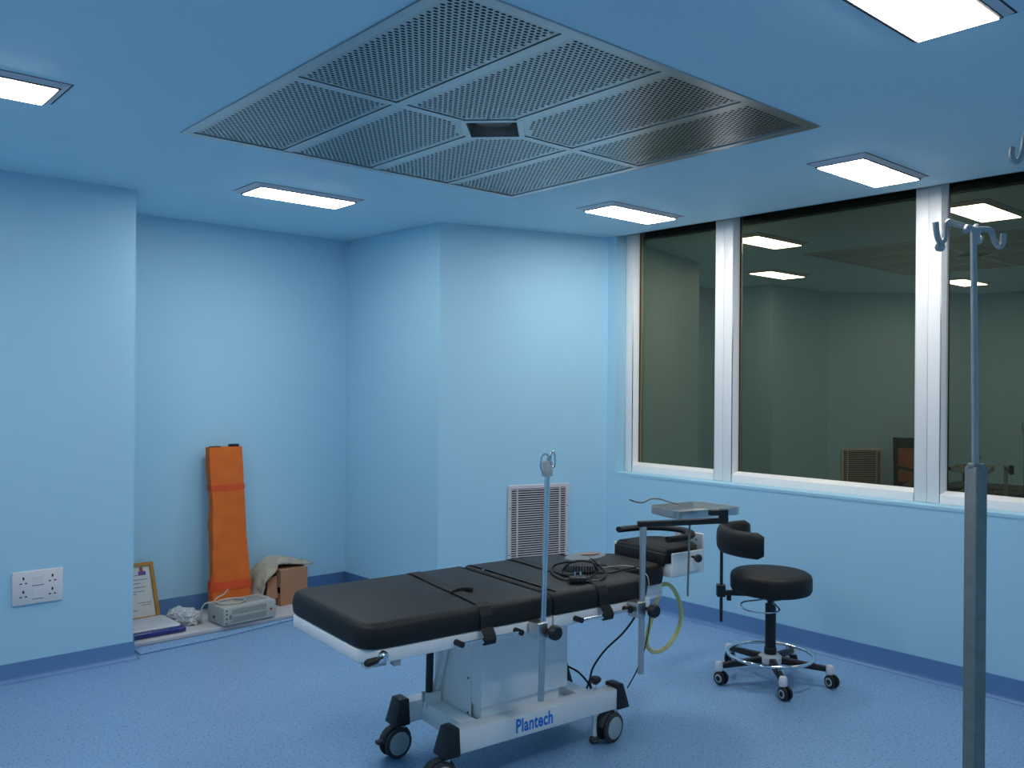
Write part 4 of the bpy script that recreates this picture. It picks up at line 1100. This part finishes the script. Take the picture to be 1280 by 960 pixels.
for s_ in ((-fwid/2+0.0, -fwid/2+fwk, 0, Lc), (fwid/2+0.0-fwk, fwid/2, 0, Lc), (-fwid/2+fwk, fwid/2-fwk, 0, fwk), (-fwid/2+fwk, fwid/2-fwk, Lc-fwk, Lc)):
    obj('frame_rail', strip(s_[0], s_[1], s_[2], s_[3], -0.012, 0.006), WOODG, CF, bevel=0.002, seg=1)
pap = obj('paper', strip(-fwid/2+fwk, fwid/2-fwk, fwk, Lc-fwk, -0.002, 0.002), PAPER, CF)
for k, (z_, l0, l1) in enumerate([(0.78,-.11,.10),(0.70,-.10,.11),(0.64,-.11,.06),(0.57,-.10,.09),(0.50,-.11,.08),(0.46,-.11,.03),(0.30,.03,.11),(0.26,.05,.11),(0.18,-.11,.02)]):
    obj('ink_line', strip(l0, l1, Lc*z_, Lc*z_+0.004, -0.0026, -0.0019), INK, pap)
obj('seal', strip(0.055, 0.100, Lc-fwk-0.055, Lc-fwk-0.030, -0.0026, -0.0019), PURPLE, pap)
obj('ribbon', strip(0.065, 0.085, Lc-fwk-0.030, Lc-fwk-0.006, -0.0026, -0.0019), REDD, pap)
stp = MB().tube([cf(-0.055+0.022*math.cos(2*math.pi*k/16), Lc*0.27+0.022*math.sin(2*math.pi*k/16), -0.0022) for k in range(16)], 0.0016, 6, closed=True)
obj('stamp', stp, PURPLE, pap)

# plastic wrapped pack
PKx0, PKx1, PKy0, PKy1 = 1.640, 1.905, 5.092, 5.44
pk_l = Pz(168, 801, BT); pk_r = Pz(231, 788, BT)
PK = empty('wrapped_pack', (0, 0, BT+0.0005))
PK.location = ((1.672+pk_r.x)/2, 5.27, BT+0.0005)
tag(PK, 'flat blue and white pack in shiny plastic wrap beside the certificate', 'wrapped pack')
hw_ = (pk_r.x-1.672)/2; hd_ = 0.155
def lumpy(poly, z0, z1, r, amp, sc_):
    mb = pad(poly, z0, z1, r, 3, 0.002)
    mb.v = [(x+noise.noise(Vector((x*sc_, y*sc_, z*sc_)))*amp, y+noise.noise(Vector((x*sc_+5, y*sc_, z*sc_)))*amp, z+(noise.noise(Vector((x*sc_, y*sc_+9, z*sc_)))*amp if z > z0+0.002 else 0)) for x, y, z in mb.v]
    return mb
obj('blue_pad', lumpy(rounded([(-hw_,-hd_),(hw_,-hd_),(hw_,hd_),(-hw_,hd_)], 0.02, 4), 0.001, 0.034, 0.012, 0.004, 14), NAVY, PK, smooth=True, angle=60)
obj('white_cover', lumpy(rounded([(-hw_+.004,-hd_+0.030),(hw_-.02,-hd_+.03),(hw_-.03,hd_-.01),(-hw_+.004,hd_-.01)], 0.02, 4), 0.030, 0.046, 0.008, 0.004, 14), WRAPW, PK, smooth=True, angle=60)

# crumpled polythene bag
def crumple(name, c, rx, ry, rz, seed, material, amp=0.35, sub=4):
    bm = bmesh.new(); bmesh.ops.create_icosphere(bm, subdivisions=sub, radius=1.0)
    for v in bm.verts:
        d = v.co.normalized()
        k = 1+amp*noise.noise(d*2.2+Vector((seed,0,0)))+amp*0.6*noise.noise(d*5.5+Vector((0,seed,0)))+amp*0.35*abs(noise.noise(d*11+Vector((0,0,seed))))
        v.co = Vector((d.x*rx*k, d.y*ry*k, d.z*rz*k))
    mz = -rz*0.72
    for v in bm.verts:
        if v.co.z < mz: v.co.z = mz
        v.co.z -= mz
    me = bpy.data.meshes.new(name); bm.to_mesh(me); bm.free(); me.materials.append(material)
    o = link(bpy.data.objects.new(name, me)); o.location = c
    return o
pbc = Pz(243, 783, BT)
tag(crumple('plastic_bag', (pbc.x-0.005, pbc.y+0.085, BT+0.001), 0.070, 0.075, 0.050, 3.1, POLY), 'crumpled clear plastic bag between the wrapped pack and the metal case', 'plastic bag')
pbd = Pz(226, 775, BT)
tag(crumple('plastic_bag', (pbd.x+0.005, pbd.y+0.045, BT+0.001), 0.060, 0.055, 0.040, 8.4, POLY), 'smaller crumpled clear plastic bag by the foot of the certificate', 'plastic bag')

# cardboard box with open flap, under the sacking
bxl = Py(345, 760, 5.16); bxr = Py(383, 745, 5.16)
CB = empty('cardboard_box', (2.775, 5.305, BT+0.001), math.radians(3))
tag(CB, 'open brown cardboard box under the sacking next to the table', 'cardboard box')
bw_, bd_ = 0.200, 0.200
bh_ = Py(365, 712, 5.31).z-BT
obj('body', MB().box(-bw_/2, bw_/2, 0, 0.006, 0, bh_).box(-bw_/2, bw_/2, bd_-0.006, bd_, 0, bh_).box(bw_/2-0.006, bw_/2, 0.006, bd_-0.006, 0, bh_).box(-bw_/2, -bw_/2+0.006, 0.006, bd_-0.006, 0, bh_*0.35).box(-bw_/2, bw_/2, 0.006, bd_-0.006, 0, 0.006), CARDB, CB)
obj('flap', MB().hexa([(-bw_/2-0.002, 0.0, bh_*0.55), (-bw_/2+0.004, 0.0, bh_*0.55), (-bw_/2+0.004, 0.17, bh_*0.35), (-bw_/2-0.002, 0.17, bh_*0.35)],
                      [(-bw_/2+0.006, 0.01, bh_), (-bw_/2+0.012, 0.01, bh_), (-bw_/2+0.012, 0.17, bh_), (-bw_/2+0.006, 0.17, bh_)]), CARDB, CB)
obj('side_flap', MB().hexa([(-bw_/2-0.075, 0.05, 0.06), (-bw_/2-0.010, 0.02, 0.05), (-bw_/2-0.005, 0.03, 0.05), (-bw_/2-0.070, 0.06, 0.06)],
                      [(-bw_/2-0.055, 0.07, bh_*0.78), (-bw_/2-0.006, 0.04, bh_*0.86), (-bw_/2-0.001, 0.05, bh_*0.86), (-bw_/2-0.050, 0.08, bh_*0.78)]), CARDB, CB)
obj('top_flap', MB().box(-bw_/2, bw_/2, 0.0, bd_*0.55, bh_, bh_+0.005), CARDB, CB)
# sacking draped over the box
nx2, ny2 = 60, 26; vs = []; fs = []
SK = (0.0, 0.0)
prof_ = [Py(317, 757, 5.38), Py(319, 738, 5.38), Py(324, 718, 5.38), Py(334, 705, 5.38), Py(350, 698.5, 5.38), Py(366, 700, 5.38), Py(378, 703, 5.38), Py(388, 708, 5.38)]
ridge_ = smooth_path([(p.x, 0, p.z) for p in prof_], 10)
cum = [0.0]
for q0, q1 in zip(ridge_, ridge_[1:]): cum.append(cum[-1]+(q1-q0).length)
def ridge_at(t):
    d = t*cum[-1]
    for k in range(len(cum)-1):
        if cum[k+1] >= d:
            f_ = (d-cum[k])/max(1e-9, cum[k+1]-cum[k]); return ridge_[k].lerp(ridge_[k+1], f_)
    return ridge_[-1]
for j in range(ny2+1):
    for i in range(nx2+1):
        u, v = i/nx2, j/ny2
        q = ridge_at(u)
        nn = noise.noise(Vector((u*7, v*3.5, 2.0)))*0.024+noise.noise(Vector((u*16, v*8, 5.0)))*0.012+noise.noise(Vector((u*34, v*18, 8.0)))*0.005
        sag = 0.05*(2*abs(v-0.55))**2.5*(1.0 if u < 0.55 else 0.35)
        y = 5.335+0.20*v+0.018*noise.noise(Vector((u*6, v*2, 1.0)))
        z = q.z-sag*min(1, q.z*6)+nn*0.8
        if q.x > 2.665: z = max(z, BT+bh_+0.016)
        vs.append((q.x+nn*0.9+(0.02*(1-v) if u < 0.5 else 0), y, max(BT+0.008, z)-0.0))
for j in range(ny2):
    for i in range(nx2):
        a_ = j*(nx2+1)+i; fs.append((a_, a_+1, a_+nx2+2, a_+nx2+1))
sk = obj('sacking', MB().add(vs, fs), CLOTH, None, smooth=True, angle=70)
sk.location = (0, 0, 0)
so = sk.modifiers.new('thickness', 'SOLIDIFY'); so.thickness = 0.010; so.offset = 0
tag(sk, 'crumpled beige sackcloth draped over the cardboard box', 'sackcloth')

# ================================================================== CANE-BACK ARMCHAIR (out of frame, mirrored in the window)
ch = empty('cane_armchair', (0.20, 3.93, 0), math.radians(50))   # faces local -y ... turned towards the room
tag(ch, 'dark wooden armchair with brown cane back, seen only mirrored in the window', 'armchair')
ch.rotation_euler = (0, 0, math.radians(42))
w2 = 0.25
for sx in (-1, 1):
    obj('leg', MB().box(sx*w2-0.02, sx*w2+0.02, -0.24, -0.20, 0, 0.64), DWOOD, ch, bevel=0.004, seg=1)
    obj('leg', MB().hexa([(sx*w2-0.02,0.20,0),(sx*w2+0.02,0.20,0),(sx*w2+0.02,0.24,0),(sx*w2-0.02,0.24,0)], [(sx*w2-0.02,0.26,0.97),(sx*w2+0.02,0.26,0.97),(sx*w2+0.02,0.295,0.97),(sx*w2-0.02,0.295,0.97)]), DWOOD, ch, bevel=0.004, seg=1)
    obj('armrest', MB().box(sx*w2-0.028, sx*w2+0.028, -0.26, 0.23, 0.64, 0.672), DWOOD, ch, bevel=0.008, seg=2)
obj('seat_frame', MB().box(-w2, w2, -0.24, 0.22, 0.39, 0.43), DWOOD, ch, bevel=0.004, seg=1)
obj('seat', MB().box(-w2+0.03, w2-0.03, -0.21, 0.19, 0.43, 0.438), CANE, ch)
obj('top_rail', MB().hexa([(-w2+0.02,0.252,0.86),(w2-0.02,0.252,0.86),(w2-0.02,0.280,0.86),(-w2+0.02,0.280,0.86)], [(-w2+0.02,0.262,0.965),(w2-0.02,0.262,0.965),(w2-0.02,0.290,0.965),(-w2+0.02,0.290,0.965)]), DWOOD, ch)
obj('bottom_rail', MB().box(-w2+0.02, w2-0.02, 0.222, 0.250, 0.45, 0.50), DWOOD, ch)
obj('cane_panel', MB().hexa([(-w2+0.02,0.232,0.50),(w2-0.02,0.232,0.50),(w2-0.02,0.240,0.50),(-w2+0.02,0.240,0.50)], [(-w2+0.02,0.262,0.86),(w2-0.02,0.262,0.86),(w2-0.02,0.270,0.86),(-w2+0.02,0.270,0.86)]), CANE, ch)
